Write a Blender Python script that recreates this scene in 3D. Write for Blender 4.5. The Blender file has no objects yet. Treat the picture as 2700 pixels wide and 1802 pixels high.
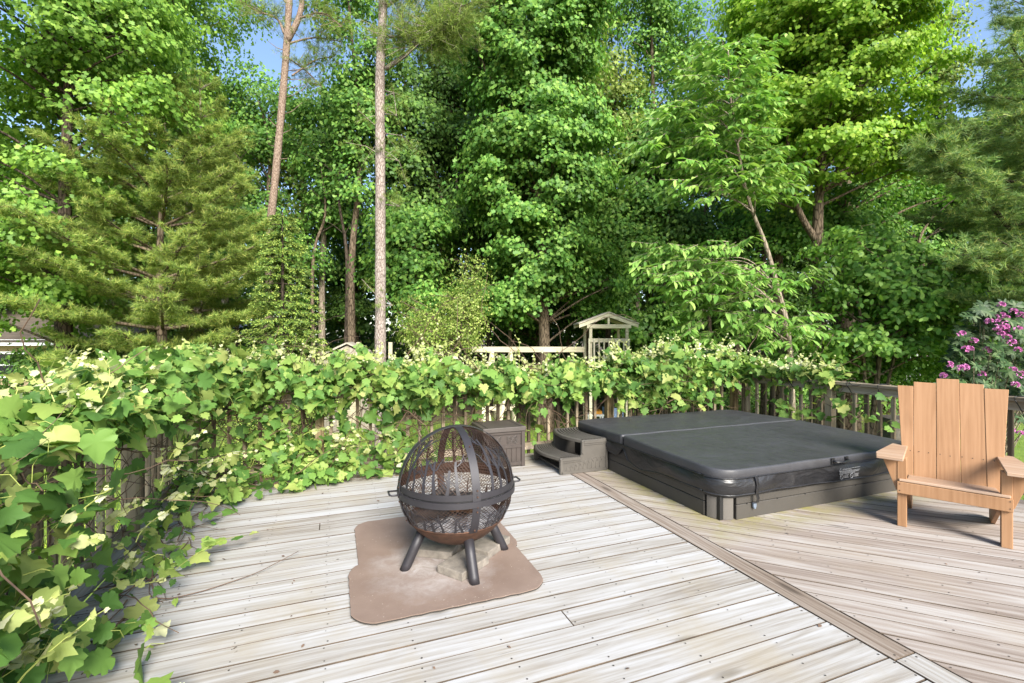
import bpy, bmesh, math, random
import numpy as np
from mathutils import Vector, Matrix

R = math.radians
sc = bpy.context.scene
C = sc.collection

# ---------------------------------------------------------------- camera, light
H = 1.475                      # eye height above the deck (deck top is z = 0)
F = 1231.0                     # focal length in photograph pixels (2700 wide)
cd = bpy.data.cameras.new('camera')
cam = bpy.data.objects.new('camera', cd)
C.objects.link(cam)
cam.location = (0, 0, H)
cam.rotation_euler = (R(90), 0, 0)
cd.sensor_width = 36
cd.lens = F / 2700 * 36
cd.shift_y = -11 / 2700
cd.clip_start = 0.05
cd.clip_end = 500
sc.camera = cam

SUN_EL, SUN_AZ = 34.0, 158.0   # azimuth clockwise from +Y (north); behind and left of the camera
world = bpy.data.worlds.new('World')
sc.world = world
world.use_nodes = True
wn = world.node_tree
bg = wn.nodes['Background']
sky = wn.nodes.new('ShaderNodeTexSky')
sky.sky_type = 'NISHITA'
sky.sun_disc = False
sky.sun_elevation = R(SUN_EL)
sky.sun_rotation = R(SUN_AZ)
sky.air_density = 1.0
sky.dust_density = 1.2
sky.ozone_density = 1.6
wn.links.new(sky.outputs[0], bg.inputs[0])
bg.inputs[1].default_value = 0.14

ld = bpy.data.lights.new('sun', 'SUN')
ld.energy = 4.8
ld.angle = R(26)
ld.color = (1.0, 0.955, 0.88)
sun = bpy.data.objects.new('sun', ld)
C.objects.link(sun)
sd = Vector((math.sin(R(SUN_AZ)) * math.cos(R(SUN_EL)), math.cos(R(SUN_AZ)) * math.cos(R(SUN_EL)), math.sin(R(SUN_EL))))
sun.rotation_euler = sd.to_track_quat('Z', 'Y').to_euler()
sun.location = sd * 30

sc.view_settings.view_transform = 'Standard'
sc.view_settings.look = 'None'
sc.view_settings.exposure = 1.15
sc.view_settings.gamma = 1.0
sc.view_settings.use_curve_mapping = False
sc.cycles.max_bounces = 8
sc.cycles.diffuse_bounces = 4
sc.cycles.transmission_bounces = 4
sc.cycles.use_denoising = True

GZ = -1.10                     # lawn level
DA = R(20.93)                  # the deck is turned by this against the camera
CU, SU = math.cos(DA), math.sin(DA)


def W(u, v, z=0.0):
    return Vector((u * CU - v * SU, u * SU + v * CU, z))


def AT(px, Z):
    """ground X for something seen at photograph column px, Z metres out"""
    return (px - 1350) / F * Z


def ZAT(py, Z):
    return H + (890 - py) / F * Z


# ---------------------------------------------------------------- materials
def mat(name):
    m = bpy.data.materials.new(name)
    m.use_nodes = True
    nt = m.node_tree
    return m, nt, nt.nodes['Principled BSDF']


def N(nt, t, **kw):
    n = nt.nodes.new('ShaderNode' + t)
    for k, v in kw.items():
        if k.startswith('i_'):
            key = k[2:]
            key = int(key) if key.isdigit() else key.replace('_', ' ')
            n.inputs[key].default_value = v
        else:
            setattr(n, k, v)
    return n


def ramp(nt, fac, stops):
    r = nt.nodes.new('ShaderNodeValToRGB')
    el = r.color_ramp.elements
    while len(el) < len(stops):
        el.new(0.5)
    for e, (p, c) in zip(el, stops):
        e.position = p
        e.color = (c[0], c[1], c[2], 1)
    nt.links.new(fac, r.inputs[0])
    return r.outputs[0]


def maprange(nt, val, a, b, c=0.0, d=1.0):
    n = N(nt, 'MapRange')
    n.inputs[1].default_value, n.inputs[2].default_value = a, b
    n.inputs[3].default_value, n.inputs[4].default_value = c, d
    nt.links.new(val, n.inputs[0])
    return n.outputs[0]


def math_(nt, op, a, b=None):
    n = N(nt, 'Math', operation=op)
    for i, x in enumerate((a, b)):
        if x is None:
            continue
        if isinstance(x, (int, float)):
            n.inputs[i].default_value = x
        else:
            nt.links.new(x, n.inputs[i])
    return n.outputs[0]


def mixc(nt, fac, a, b, mode='MIX'):
    n = N(nt, 'Mix', data_type='RGBA', blend_type=mode)
    for i, x in ((0, fac), (6, a), (7, b)):
        if isinstance(x, (int, float)):
            n.inputs[i].default_value = x
        elif isinstance(x, tuple):
            n.inputs[i].default_value = (x[0], x[1], x[2], 1)
        else:
            nt.links.new(x, n.inputs[i])
    return n.outputs[2]


def noise(nt, vec, scale=1.0, detail=5, rough=0.55, dist=0.0):
    n = N(nt, 'TexNoise')
    n.inputs['Scale'].default_value = scale
    n.inputs['Detail'].default_value = detail
    n.inputs['Roughness'].default_value = rough
    n.inputs['Distortion'].default_value = dist
    if vec is not None:
        nt.links.new(vec, n.inputs['Vector'])
    return n.outputs[0]


def mapping(nt, vec, scale=(1, 1, 1), rot=(0, 0, 0), loc=(0, 0, 0)):
    n = N(nt, 'Mapping')
    n.inputs['Scale'].default_value = scale
    n.inputs['Rotation'].default_value = rot
    n.inputs['Location'].default_value = loc
    nt.links.new(vec, n.inputs['Vector'])
    return n.outputs[0]


def bump(nt, bsdf, h, strength=0.4, dist=0.003):
    b = N(nt, 'Bump')
    b.inputs['Strength'].default_value = strength
    b.inputs['Distance'].default_value = dist
    nt.links.new(h, b.inputs['Height'])
    nt.links.new(b.outputs[0], bsdf.inputs['Normal'])


def objvec(nt):
    """object coordinates, shifted by a per-object random amount"""
    tc = N(nt, 'TexCoord')
    oi = N(nt, 'ObjectInfo')
    r = math_(nt, 'MULTIPLY', oi.outputs['Random'], 57.0)
    cb = N(nt, 'CombineXYZ')
    for i in range(3):
        nt.links.new(r, cb.inputs[i])
    va = N(nt, 'VectorMath', operation='ADD')
    nt.links.new(tc.outputs['Object'], va.inputs[0])
    nt.links.new(cb.outputs[0], va.inputs[1])
    return va.outputs[0], oi.outputs['Random']


def plain(name, col, rough=0.6, metal=0.0, spec=0.5, var=0.12, vscale=6.0, bstr=0.0, bscale=80.0):
    m, nt, b = mat(name)
    v, rnd = objvec(nt)
    n = noise(nt, v, vscale, 6, 0.6)
    lo = tuple(c * (1 - var * 1.6) for c in col)
    hi = tuple(min(1, c * (1 + var * 1.2)) for c in col)
    nt.links.new(ramp(nt, n, [(0.25, lo), (0.75, hi)]), b.inputs['Base Color'])
    b.inputs['Roughness'].default_value = rough
    b.inputs['Metallic'].default_value = metal
    b.inputs['Specular IOR Level'].default_value = spec
    if bstr:
        bump(nt, b, noise(nt, v, bscale, 4), bstr, 0.004)
    return m


def wood(name, dark, mid, light, axis='X', streak=0.5, moss=None, grain=1.0, rough=0.85, objvar=0.18, crack=1.0, mosscol=(0.16, 0.15, 0.035), stain=0.0):
    """weathered timber, grain along the object's own axis"""
    m, nt, b = mat(name)
    v, rnd = objvec(nt)
    L, T = 1.0, 1.0
    def sc_(a, t):
        return {'X': (a, t, t), 'Y': (t, a, t), 'Z': (t, t, a)}[axis]
    g1 = noise(nt, mapping(nt, v, sc_(1.1, 17 * grain)), 1.0, 5, 0.55, 1.1)
    g2 = noise(nt, mapping(nt, v, sc_(2.2, 85 * grain)), 1.0, 4, 0.65, 0.5)
    g3 = noise(nt, mapping(nt, v, sc_(0.35, 2.5)), 1.0, 3, 0.5)
    wv = N(nt, 'TexWave', wave_type='BANDS', bands_direction={'X': 'Y', 'Y': 'X', 'Z': 'X'}[axis])
    wv.inputs['Scale'].default_value = 9 * grain
    wv.inputs['Distortion'].default_value = 14
    wv.inputs['Detail'].default_value = 3
    wv.inputs['Detail Scale'].default_value = 0.8
    nt.links.new(mapping(nt, v, sc_(0.09, 1.0)), wv.inputs['Vector'])
    s = math_(nt, 'ADD', math_(nt, 'MULTIPLY', g1, 0.50), math_(nt, 'MULTIPLY', g2, 0.15))
    s = math_(nt, 'ADD', s, math_(nt, 'MULTIPLY', wv.outputs[1], 0.07))
    s = math_(nt, 'ADD', s, math_(nt, 'MULTIPLY', g3, 0.32))
    s = math_(nt, 'ADD', s, math_(nt, 'MULTIPLY', math_(nt, 'SUBTRACT', rnd, 0.5), objvar))
    g4 = noise(nt, mapping(nt, v, sc_(4.0, 260 * grain), loc=(3, 1, 2)), 1.0, 3, 0.6, 0.3)
    s = math_(nt, 'ADD', s, math_(nt, 'MULTIPLY', math_(nt, 'SUBTRACT', g4, 0.5), 0.22))
    col = ramp(nt, s, [(0.37, dark), (0.50, mid), (0.63, light)])
    # fine dark splits along the grain
    cr = noise(nt, mapping(nt, v, sc_(1.1, 46 * grain), loc=(5, 3, 9)), 1.0, 5, 0.75, 1.2)
    cm = maprange(nt, cr, 0.645, 0.70)
    cm = math_(nt, 'MULTIPLY', cm, streak)
    col = mixc(nt, cm, col, tuple(c * 0.40 for c in dark))
    # knots
    vo = N(nt, 'TexVoronoi')
    vo.inputs['Scale'].default_value = 1.0
    nt.links.new(mapping(nt, v, sc_(1.0, 3.6)), vo.inputs['Vector'])
    kn = maprange(nt, vo.outputs['Distance'], 0.05, 0.11, 0.65 * crack, 0.0)
    col = mixc(nt, kn, col, tuple(c * 0.45 for c in dark))
    geo = N(nt, 'NewGeometry')
    if stain:
        st = noise(nt, mapping(nt, geo.outputs['Position'], (1.1, 1.1, 1.1)), 1.3, 5, 0.62, 0.3)
        st = math_(nt, 'MULTIPLY', maprange(nt, st, 0.50, 0.72), stain)
        col = mixc(nt, st, col, (mid[0] * 0.95, mid[1] * 0.82, mid[2] * 0.56))
    if moss:
        # greenish algae where boards stay damp: rings round given deck rectangles (uc, vc, hu, hv, reach)
        p = mapping(nt, geo.outputs['Position'], rot=(0, 0, -DA))
        sp = N(nt, 'SeparateXYZ')
        nt.links.new(p, sp.inputs[0])
        tot = None
        for (uc, vc, hu, hv, reach, amt) in moss:
            du = math_(nt, 'SUBTRACT', math_(nt, 'ABSOLUTE', math_(nt, 'SUBTRACT', sp.outputs[0], uc)), hu)
            dv = math_(nt, 'SUBTRACT', math_(nt, 'ABSOLUTE', math_(nt, 'SUBTRACT', sp.outputs[1], vc)), hv)
            d = math_(nt, 'MAXIMUM', du, dv)
            f = maprange(nt, d, 0.0, reach, amt, 0.0)
            tot = f if tot is None else math_(nt, 'MAXIMUM', tot, f)
        mn = noise(nt, mapping(nt, geo.outputs['Position'], (3, 3, 3)), 2.0, 5, 0.7)
        mm = math_(nt, 'MULTIPLY', tot, maprange(nt, mn, 0.33, 0.62))
        col = mixc(nt, mm, col, mosscol)
    nt.links.new(col, b.inputs['Base Color'])
    b.inputs['Roughness'].default_value = rough
    b.inputs['Specular IOR Level'].default_value = 0.25
    hgt = math_(nt, 'SUBTRACT', math_(nt, 'ADD', g2, math_(nt, 'MULTIPLY', g1, 0.5)), math_(nt, 'MULTIPLY', cm, 1.2))
    bump(nt, b, hgt, 0.22, 0.002)
    return m


def leafmat(name, stops, trans=0.35, rough=0.5, tint=(1.12, 1.2, 0.6), gloss=0.25, patch=0.25, gain=(1, 1, 1)):
    """leaf: every leaf (mesh island) picks its own green; light passes through the blade"""
    stops = [(p, tuple(min(.75, c_ * g_) for c_, g_ in zip(c, gain))) for p, c in stops]
    m, nt, b = mat(name)
    geo = N(nt, 'NewGeometry')
    oi = N(nt, 'ObjectInfo')
    r = math_(nt, 'FRACT', math_(nt, 'ADD', geo.outputs['Random Per Island'], math_(nt, 'MULTIPLY', oi.outputs['Random'], 7.31)))
    col = ramp(nt, r, stops)
    if patch:
        pn = noise(nt, geo.outputs['Position'], 0.9, 3, 0.5)
        k = maprange(nt, pn, 0.3, 0.7, 1 - patch, 1 + patch)
        cb = N(nt, 'CombineXYZ')
        for i in range(3):
            nt.links.new(k, cb.inputs[i])
        col = mixc(nt, 1.0, col, cb.outputs[0], 'MULTIPLY')
    nt.links.new(col, b.inputs['Base Color'])
    b.inputs['Roughness'].default_value = rough
    b.inputs['Specular IOR Level'].default_value = gloss
    tr = N(nt, 'BsdfTranslucent')
    nt.links.new(mixc(nt, 1.0, col, tint, 'MULTIPLY'), tr.inputs[0])
    mx = N(nt, 'MixShader')
    mx.inputs[0].default_value = trans
    nt.links.new(b.outputs[0], mx.inputs[1])
    nt.links.new(tr.outputs[0], mx.inputs[2])
    nt.links.new(mx.outputs[0], nt.nodes['Material Output'].inputs[0])
    return m


def barkmat(name, dark, light, vs=14, hs=3.5, rings=0.0):
    m, nt, b = mat(name)
    tc = N(nt, 'TexCoord')
    v = mapping(nt, tc.outputs['Object'], (vs, vs, hs))
    n1 = noise(nt, v, 1.0, 6, 0.65, 1.0)
    vo = N(nt, 'TexVoronoi', feature='DISTANCE_TO_EDGE')
    vo.inputs['Scale'].default_value = 1.3
    nt.links.new(v, vo.inputs['Vector'])
    e = maprange(nt, vo.outputs['Distance'], 0.0, 0.16)
    s = math_(nt, 'ADD', math_(nt, 'MULTIPLY', n1, 0.7), math_(nt, 'MULTIPLY', e, 0.35))
    col = ramp(nt, s, [(0.38, dark), (0.72, light)])
    if rings:
        rn = noise(nt, mapping(nt, tc.outputs['Object'], (1.5, 1.5, 16)), 1.0, 4, 0.6, 0.4)
        col = mixc(nt, math_(nt, 'MULTIPLY', maprange(nt, rn, 0.60, 0.68), rings), col, tuple(c * 0.6 for c in dark))
    nt.links.new(col, b.inputs['Base Color'])
    b.inputs['Roughness'].default_value = 0.9
    b.inputs['Specular IOR Level'].default_value = 0.15
    bump(nt, b, s, 0.9, 0.02)
    return m


TUBR = (4.13, 4.04, 1.28, 1.20)
MOSS = [(TUBR[0], TUBR[1], TUBR[2], TUBR[3], 0.34, 0.85)]
MOSSL = [(2.3, 5.75, 4.5, 0.35, 0.55, 0.5)]
M = {}
M['deck_pale'] = wood('deck_board_pale', (0.215, 0.188, 0.158), (0.315, 0.298, 0.275), (0.395, 0.39, 0.388), moss=MOSSL, streak=0.75, stain=0.5, mosscol=(0.22, 0.18, 0.10), objvar=0.10)
M['deck_tan'] = wood('deck_board_tan', (0.195, 0.155, 0.128), (0.285, 0.243, 0.212), (0.37, 0.345, 0.32), moss=MOSS, streak=0.5, grain=0.8, stain=0.25, mosscol=(0.22, 0.20, 0.06), objvar=0.08)
M['deck_border'] = wood('deck_border_board', (0.1134, 0.0840, 0.0630), (0.1974, 0.1554, 0.1218), (0.2814, 0.2436, 0.2100), streak=0.8, objvar=0.05)
M['edge'] = plain('dark_board_edge', (0.085, 0.062, 0.042), 0.95, var=0.4)  # darker brown for board sides, so the gaps read as lines
M['joist'] = wood('joist_wood', (0.10, 0.075, 0.05), (0.2, 0.15, 0.10), (0.28, 0.22, 0.16))
M['rail_x'] = wood('railing_wood', (0.1149, 0.0884, 0.0599), (0.2298, 0.1878, 0.1312), (0.3677, 0.3094, 0.2414), streak=0.8, objvar=0.15)
M['rail_z'] = wood('railing_wood_upright', (0.0761, 0.0585, 0.0363), (0.1814, 0.1395, 0.0908), (0.3276, 0.2644, 0.1817), axis='Z', streak=0.7, objvar=0.34)
M['post_z'] = wood('railing_post_wood', (0.0808, 0.0561, 0.0272), (0.1997, 0.1445, 0.0723), (0.2805, 0.2253, 0.1318), axis='Z', streak=0.4, objvar=0.1)
M['chair'] = wood('chair_paint', (0.2640, 0.1400, 0.0680), (0.3200, 0.1760, 0.0896), (0.3600, 0.2040, 0.1080), streak=0.15, axis='Z', objvar=0.05, crack=0.25, rough=0.6)
M['chair_top'] = wood('chair_worn_paint', (0.2880, 0.1760, 0.1120), (0.3520, 0.2320, 0.1520), (0.4000, 0.2840, 0.2040), streak=0.3, axis='X', objvar=0.05, crack=0.3, rough=0.65)
M['nail'] = plain('nail_head', (0.05, 0.04, 0.035), 0.6, 0.3)
M['play'] = wood('playset_wood', (0.34, 0.30, 0.20), (0.46, 0.42, 0.29), (0.56, 0.52, 0.38), streak=0.1)
M['siding'] = plain('tub_siding', (0.0510, 0.0459, 0.0391), 0.55, var=0.10, vscale=3)
M['siding_light'] = plain('tub_corner', (0.11, 0.10, 0.088), 0.5, var=0.06, vscale=3)
M['black'] = plain('black_plastic', (0.012, 0.012, 0.012), 0.5)
M['white_print'] = plain('white_print', (0.30, 0.30, 0.30), 0.6)
M['steps'] = plain('step_plastic', (0.0833, 0.0748, 0.0638), 0.5, var=0.10, vscale=9, bstr=0.15, bscale=260)
M['box'] = plain('storage_box_resin', (0.0467, 0.0357, 0.0298), 0.55, var=0.14, vscale=8, bstr=0.1, bscale=300)
M['box_lid'] = plain('storage_box_lid_resin', (0.0680, 0.0570, 0.0493), 0.5, var=0.12, vscale=5, bstr=0.1, bscale=300)
M['iron'] = plain('painted_iron', (0.026, 0.024, 0.028), 0.5, 0.1, var=0.12, vscale=10, bstr=0.12, bscale=400)
M['rust'] = plain('rusty_iron', (0.075, 0.035, 0.020), 0.75, 0.2, var=0.45, vscale=12, bstr=0.3, bscale=150)
M['wire'] = plain('rusty_wire', (0.045, 0.024, 0.016), 0.65, 0.3, var=0.4, vscale=9)
M['ash'] = plain('wood_ash', (0.42, 0.41, 0.41), 0.95, var=0.55, vscale=26, bstr=1.0, bscale=60)
M['char'] = plain('charred_wood', (0.035, 0.030, 0.028), 0.9, var=0.5, vscale=18, bstr=1.0, bscale=40)
M['char_brown'] = plain('half_burnt_wood', (0.20, 0.095, 0.04), 0.85, var=0.5, vscale=18, bstr=0.8, bscale=50)
M['paver'] = plain('concrete_paver', (0.21, 0.185, 0.155), 0.95, var=0.3, vscale=14, bstr=0.9, bscale=120)
M['flower'] = plain('rhododendron_petal', (0.55, 0.19, 0.42), 0.6, var=0.4, vscale=30)
M['house_wall'] = plain('tan_house_wall', (0.34, 0.25, 0.155), 0.8, var=0.06)
M['white_trim'] = plain('white_trim_paint', (0.78, 0.79, 0.80), 0.5, var=0.04)
M['glass'] = plain('dark_window_glass', (0.012, 0.014, 0.016), 0.08, spec=0.8)
M['shed_wall'] = wood('shed_siding', (0.22, 0.19, 0.14), (0.34, 0.30, 0.24), (0.44, 0.40, 0.33), axis='Z', streak=0.1)
M['cooler_blue'] = plain('pale_blue_plastic', (0.25, 0.36, 0.62), 0.5, var=0.05)
M['cream'] = plain('cream_plastic', (0.75, 0.74, 0.5), 0.5, var=0.05)
M['orange'] = plain('orange_plastic', (0.7, 0.3, 0.03), 0.5)
M['dead_twig'] = plain('dead_twig', (0.12, 0.075, 0.05), 0.9, var=0.3)
M['stem'] = plain('vine_stem', (0.105, 0.065, 0.04), 0.85, var=0.5, vscale=8)
M['green_stem'] = plain('green_shoot', (0.30, 0.34, 0.08), 0.6, var=0.25)
M['petal'] = plain('pale_petal', (0.75, 0.74, 0.66), 0.7, var=0.05)

# cover vinyl
m, nt, b = mat('cover_vinyl')
v, rnd = objvec(nt)
n1 = noise(nt, v, 2.3, 6, 0.6, 0.4)
n2 = noise(nt, v, 9, 5, 0.6, 0.2)
nt.links.new(ramp(nt, math_(nt, 'ADD', math_(nt, 'MULTIPLY', n1, 0.7), math_(nt, 'MULTIPLY', n2, 0.3)),
     [(0.35, (0.034, 0.034, 0.037)), (0.65, (0.044, 0.0445, 0.050))]), b.inputs['Base Color'])
nt.links.new(maprange(nt, n2, 0.3, 0.7, 0.40, 0.58), b.inputs['Roughness'])
hh = math_(nt, 'ADD', math_(nt, 'MULTIPLY', noise(nt, v, 1.6, 3, 0.5, 0.5), 1.0), math_(nt, 'MULTIPLY', noise(nt, v, 300, 2), 0.02))
bump(nt, b, hh, 0.5, 0.05)
M['vinyl'] = m
m, nt, b = mat('skirt_vinyl')
v, rnd = objvec(nt)
n1 = noise(nt, v, 5, 5, 0.6, 0.5)
nt.links.new(ramp(nt, n1, [(0.3, (0.010, 0.010, 0.011)), (0.7, (0.020, 0.020, 0.022))]), b.inputs['Base Color'])
b.inputs['Roughness'].default_value = 0.36
bump(nt, b, noise(nt, mapping(nt, v, (1, 1, 2.6)), 5, 3, 0.5, 0.8), 0.5, 0.03)
M['skirt'] = m

# mat under the fire pit
m, nt, b = mat('fireproof_mat')
geo = N(nt, 'NewGeometry')
pos = geo.outputs['Position']
base = ramp(nt, noise(nt, pos, 3.0, 6, 0.6), [(0.3, (0.160, 0.110, 0.084)), (0.7, (0.215, 0.155, 0.122))])
sub = N(nt, 'VectorMath', operation='DISTANCE')
nt.links.new(pos, sub.inputs[0])
sub.inputs[1].default_value = (-0.50, 2.98, 0.0)
dn = math_(nt, 'ADD', sub.outputs['Value'], math_(nt, 'MULTIPLY', noise(nt, pos, 4, 6, 0.7), 0.55))
ashm = maprange(nt, dn, 0.36, 0.72, 0.9, 0.0)
ashn = maprange(nt, noise(nt, pos, 9, 6, 0.75, 0.6), 0.38, 0.6, 0.35, 1.0)
base = mixc(nt, math_(nt, 'MULTIPLY', ashm, ashn), base, (0.37, 0.345, 0.33))
spk = maprange(nt, noise(nt, pos, 60, 3, 0.7), 0.66, 0.72)
spm = maprange(nt, noise(nt, pos, 2.6, 3, 0.5), 0.42, 0.6)
base = mixc(nt, math_(nt, 'MULTIPLY', math_(nt, 'MULTIPLY', spk, spm), 0.8), base, (0.55, 0.48, 0.40))
nt.links.new(base, b.inputs['Base Color'])
b.inputs['Roughness'].default_value = 0.95
bump(nt, b, noise(nt, pos, 220, 3, 0.7), 0.6, 0.003)
M['firemat'] = m
M['mat_edge'] = plain('mat_rubber_edge', (0.03, 0.025, 0.02), 0.9)

# shingle roofs
def roofmat(name, a, c, sc_=5.0):
    m, nt, b = mat(name)
    tc = N(nt, 'TexCoord')
    n = noise(nt, mapping(nt, tc.outputs['Object'], (2.0, 2.0, 30)), 1.0, 4, 0.7)
    nt.links.new(ramp(nt, n, [(0.3, a), (0.7, c)]), b.inputs['Base Color'])
    b.inputs['Roughness'].default_value = 0.9
    return m
M['roof_brown'] = roofmat('brown_shingle', (0.055, 0.042, 0.03), (0.14, 0.11, 0.08))
M['roof_grey'] = roofmat('grey_shingle', (0.20, 0.20, 0.21), (0.32, 0.32, 0.34))

# leaves (real colours; young growth is paler)
M['grape'] = leafmat('grape_leaf', [(0.0, (0.055, 0.135, 0.022)), (0.25, (0.10, 0.22, 0.032)), (0.6, (0.165, 0.30, 0.045)), (0.85, (0.25, 0.36, 0.06)), (1.0, (0.33, 0.38, 0.09))], 0.34, 0.55, patch=0.15, gain=(1.05, 0.98, 1.35))
M['grape_young'] = leafmat('young_grape_leaf', [(0.0, (0.36, 0.42, 0.13)), (0.6, (0.50, 0.52, 0.26)), (1.0, (0.68, 0.68, 0.50))], 0.3, 0.6, patch=0.1, gain=(0.85, 0.85, 0.8))
M['maple'] = leafmat('maple_leaf', [(0.0, (0.045, 0.12, 0.014)), (0.5, (0.085, 0.20, 0.022)), (1.0, (0.15, 0.29, 0.035))], 0.42, gain=(2.1, 1.65, 2.4))
M['bright'] = leafmat('light_maple_leaf', [(0.0, (0.075, 0.17, 0.012)), (0.5, (0.15, 0.28, 0.02)), (1.0, (0.24, 0.36, 0.035))], 0.45, gain=(1.55, 1.4, 2.2))
M['oak'] = leafmat('oak_leaf', [(0.0, (0.028, 0.085, 0.012)), (0.5, (0.055, 0.15, 0.018)), (1.0, (0.11, 0.22, 0.03))], 0.36, gain=(2.3, 1.85, 2.7))
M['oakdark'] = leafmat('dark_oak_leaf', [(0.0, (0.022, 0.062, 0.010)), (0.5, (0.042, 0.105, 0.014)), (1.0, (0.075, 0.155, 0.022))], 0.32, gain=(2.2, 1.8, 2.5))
M['olive'] = leafmat('olive_leaf', [(0.0, (0.045, 0.085, 0.014)), (0.5, (0.085, 0.14, 0.022)), (1.0, (0.15, 0.20, 0.045))], 0.35, gain=(2.1, 1.85, 2.2))
M['chestnut'] = leafmat('chestnut_leaf', [(0.0, (0.05, 0.13, 0.018)), (0.5, (0.095, 0.21, 0.03)), (1.0, (0.19, 0.31, 0.06))], 0.35, 0.35, gloss=0.5, gain=(1.9, 1.65, 2.3))
M['under'] = leafmat('understory_leaf', [(0.0, (0.035, 0.10, 0.014)), (0.5, (0.07, 0.17, 0.022)), (1.0, (0.13, 0.25, 0.035))], 0.35, gain=(2.0, 1.7, 2.3))
M['pine'] = leafmat('pine_needle', [(0.0, (0.055, 0.10, 0.022)), (0.5, (0.10, 0.16, 0.035)), (0.85, (0.165, 0.22, 0.05)), (1.0, (0.26, 0.28, 0.08))], 0.4, patch=0.2, gain=(2.25, 2.0, 2.0))
M['pine_right'] = leafmat('pine_needle_green', [(0.0, (0.035, 0.085, 0.03)), (0.5, (0.07, 0.14, 0.045)), (0.85, (0.12, 0.19, 0.06)), (1.0, (0.22, 0.26, 0.08))], 0.38, patch=0.3, gain=(2.3, 1.9, 1.8))
M['spruce'] = leafmat('spruce_needle', [(0.0, (0.03, 0.065, 0.016)), (0.5, (0.065, 0.12, 0.022)), (0.8, (0.13, 0.20, 0.035)), (1.0, (0.22, 0.29, 0.06))], 0.15, gain=(2.3, 2.0, 2.2))
M['rhodo'] = leafmat('rhododendron_leaf', [(0.0, (0.02, 0.05, 0.018)), (0.6, (0.045, 0.095, 0.03)), (1.0, (0.13, 0.18, 0.09))], 0.15, 0.55, gloss=0.3, gain=(0.85, 0.85, 0.75))
M['shrub'] = leafmat('pale_shrub_leaf', [(0.0, (0.08, 0.13, 0.02)), (0.6, (0.17, 0.25, 0.04)), (1.0, (0.32, 0.36, 0.10))], 0.4, gain=(1.4, 1.35, 1.5))
M['grass'] = leafmat('grass_blade', [(0.0, (0.10, 0.19, 0.02)), (0.6, (0.18, 0.30, 0.035)), (1.0, (0.30, 0.38, 0.07))], 0.35, gain=(1.35, 1.2, 1.1))
M['bark'] = barkmat('grey_brown_bark', (0.05, 0.036, 0.024), (0.19, 0.145, 0.10))
M['bark_dark'] = barkmat('dark_bark', (0.022, 0.017, 0.012), (0.085, 0.065, 0.048))
M['bark_pale'] = barkmat('pale_bark', (0.13, 0.105, 0.075), (0.30, 0.25, 0.19))
M['bark_pine'] = barkmat('pink_pine_bark', (0.15, 0.115, 0.095), (0.335, 0.285, 0.25), 26, 9, 0.6)
M['bark_pine2'] = barkmat('orange_pine_bark', (0.125, 0.085, 0.062), (0.29, 0.22, 0.17), 26, 9, 0.5)

# ground
m, nt, b = mat('lawn_ground')
geo = N(nt, 'NewGeometry')
pos = geo.outputs['Position']
gcol = ramp(nt, noise(nt, pos, 2.2, 6, 0.7), [(0.3, (0.085, 0.15, 0.018)), (0.55, (0.16, 0.25, 0.03)), (0.8, (0.25, 0.31, 0.06))])
lit = ramp(nt, noise(nt, pos, 5, 6, 0.75), [(0.3, (0.05, 0.035, 0.022)), (0.7, (0.15, 0.11, 0.07))])
sp = N(nt, 'SeparateXYZ')
nt.links.new(pos, sp.inputs[0])
edge = math_(nt, 'ADD', sp.outputs[1], math_(nt, 'MULTIPLY', noise(nt, pos, 0.35, 3), 6.0))
wet = math_(nt, 'MAXIMUM', maprange(nt, edge, 16.5, 18.0), maprange(nt, sp.outputs[1], 0.8, 0.2))
nt.links.new(mixc(nt, wet, gcol, lit), b.inputs['Base Color'])
b.inputs['Roughness'].default_value = 0.95
bump(nt, b, noise(nt, pos, 40, 4, 0.7), 1.0, 0.03)
M['ground'] = m

# ---------------------------------------------------------------- object helpers
def prop(o, label=None, cat=None, group=None, kind=None):
    if label: o['label'] = label
    if cat: o['category'] = cat
    if group: o['group'] = group
    if kind: o['kind'] = kind
    return o


def empty(name, loc=(0, 0, 0), rz=0.0, label=None, cat=None, group=None, kind=None):
    o = bpy.data.objects.new(name, None)
    o.empty_display_size = 0.1
    C.objects.link(o)
    o.location = loc
    o.rotation_euler = (0, 0, rz)
    return prop(o, label, cat, group, kind)


def link(name, me, parent=None, loc=(0, 0, 0), rot=(0, 0, 0), scale=(1, 1, 1)):
    o = bpy.data.objects.new(name, me)
    C.objects.link(o)
    if parent is not None:
        o.parent = parent
    o.location = loc
    o.rotation_euler = rot
    o.scale = scale
    return o


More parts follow.
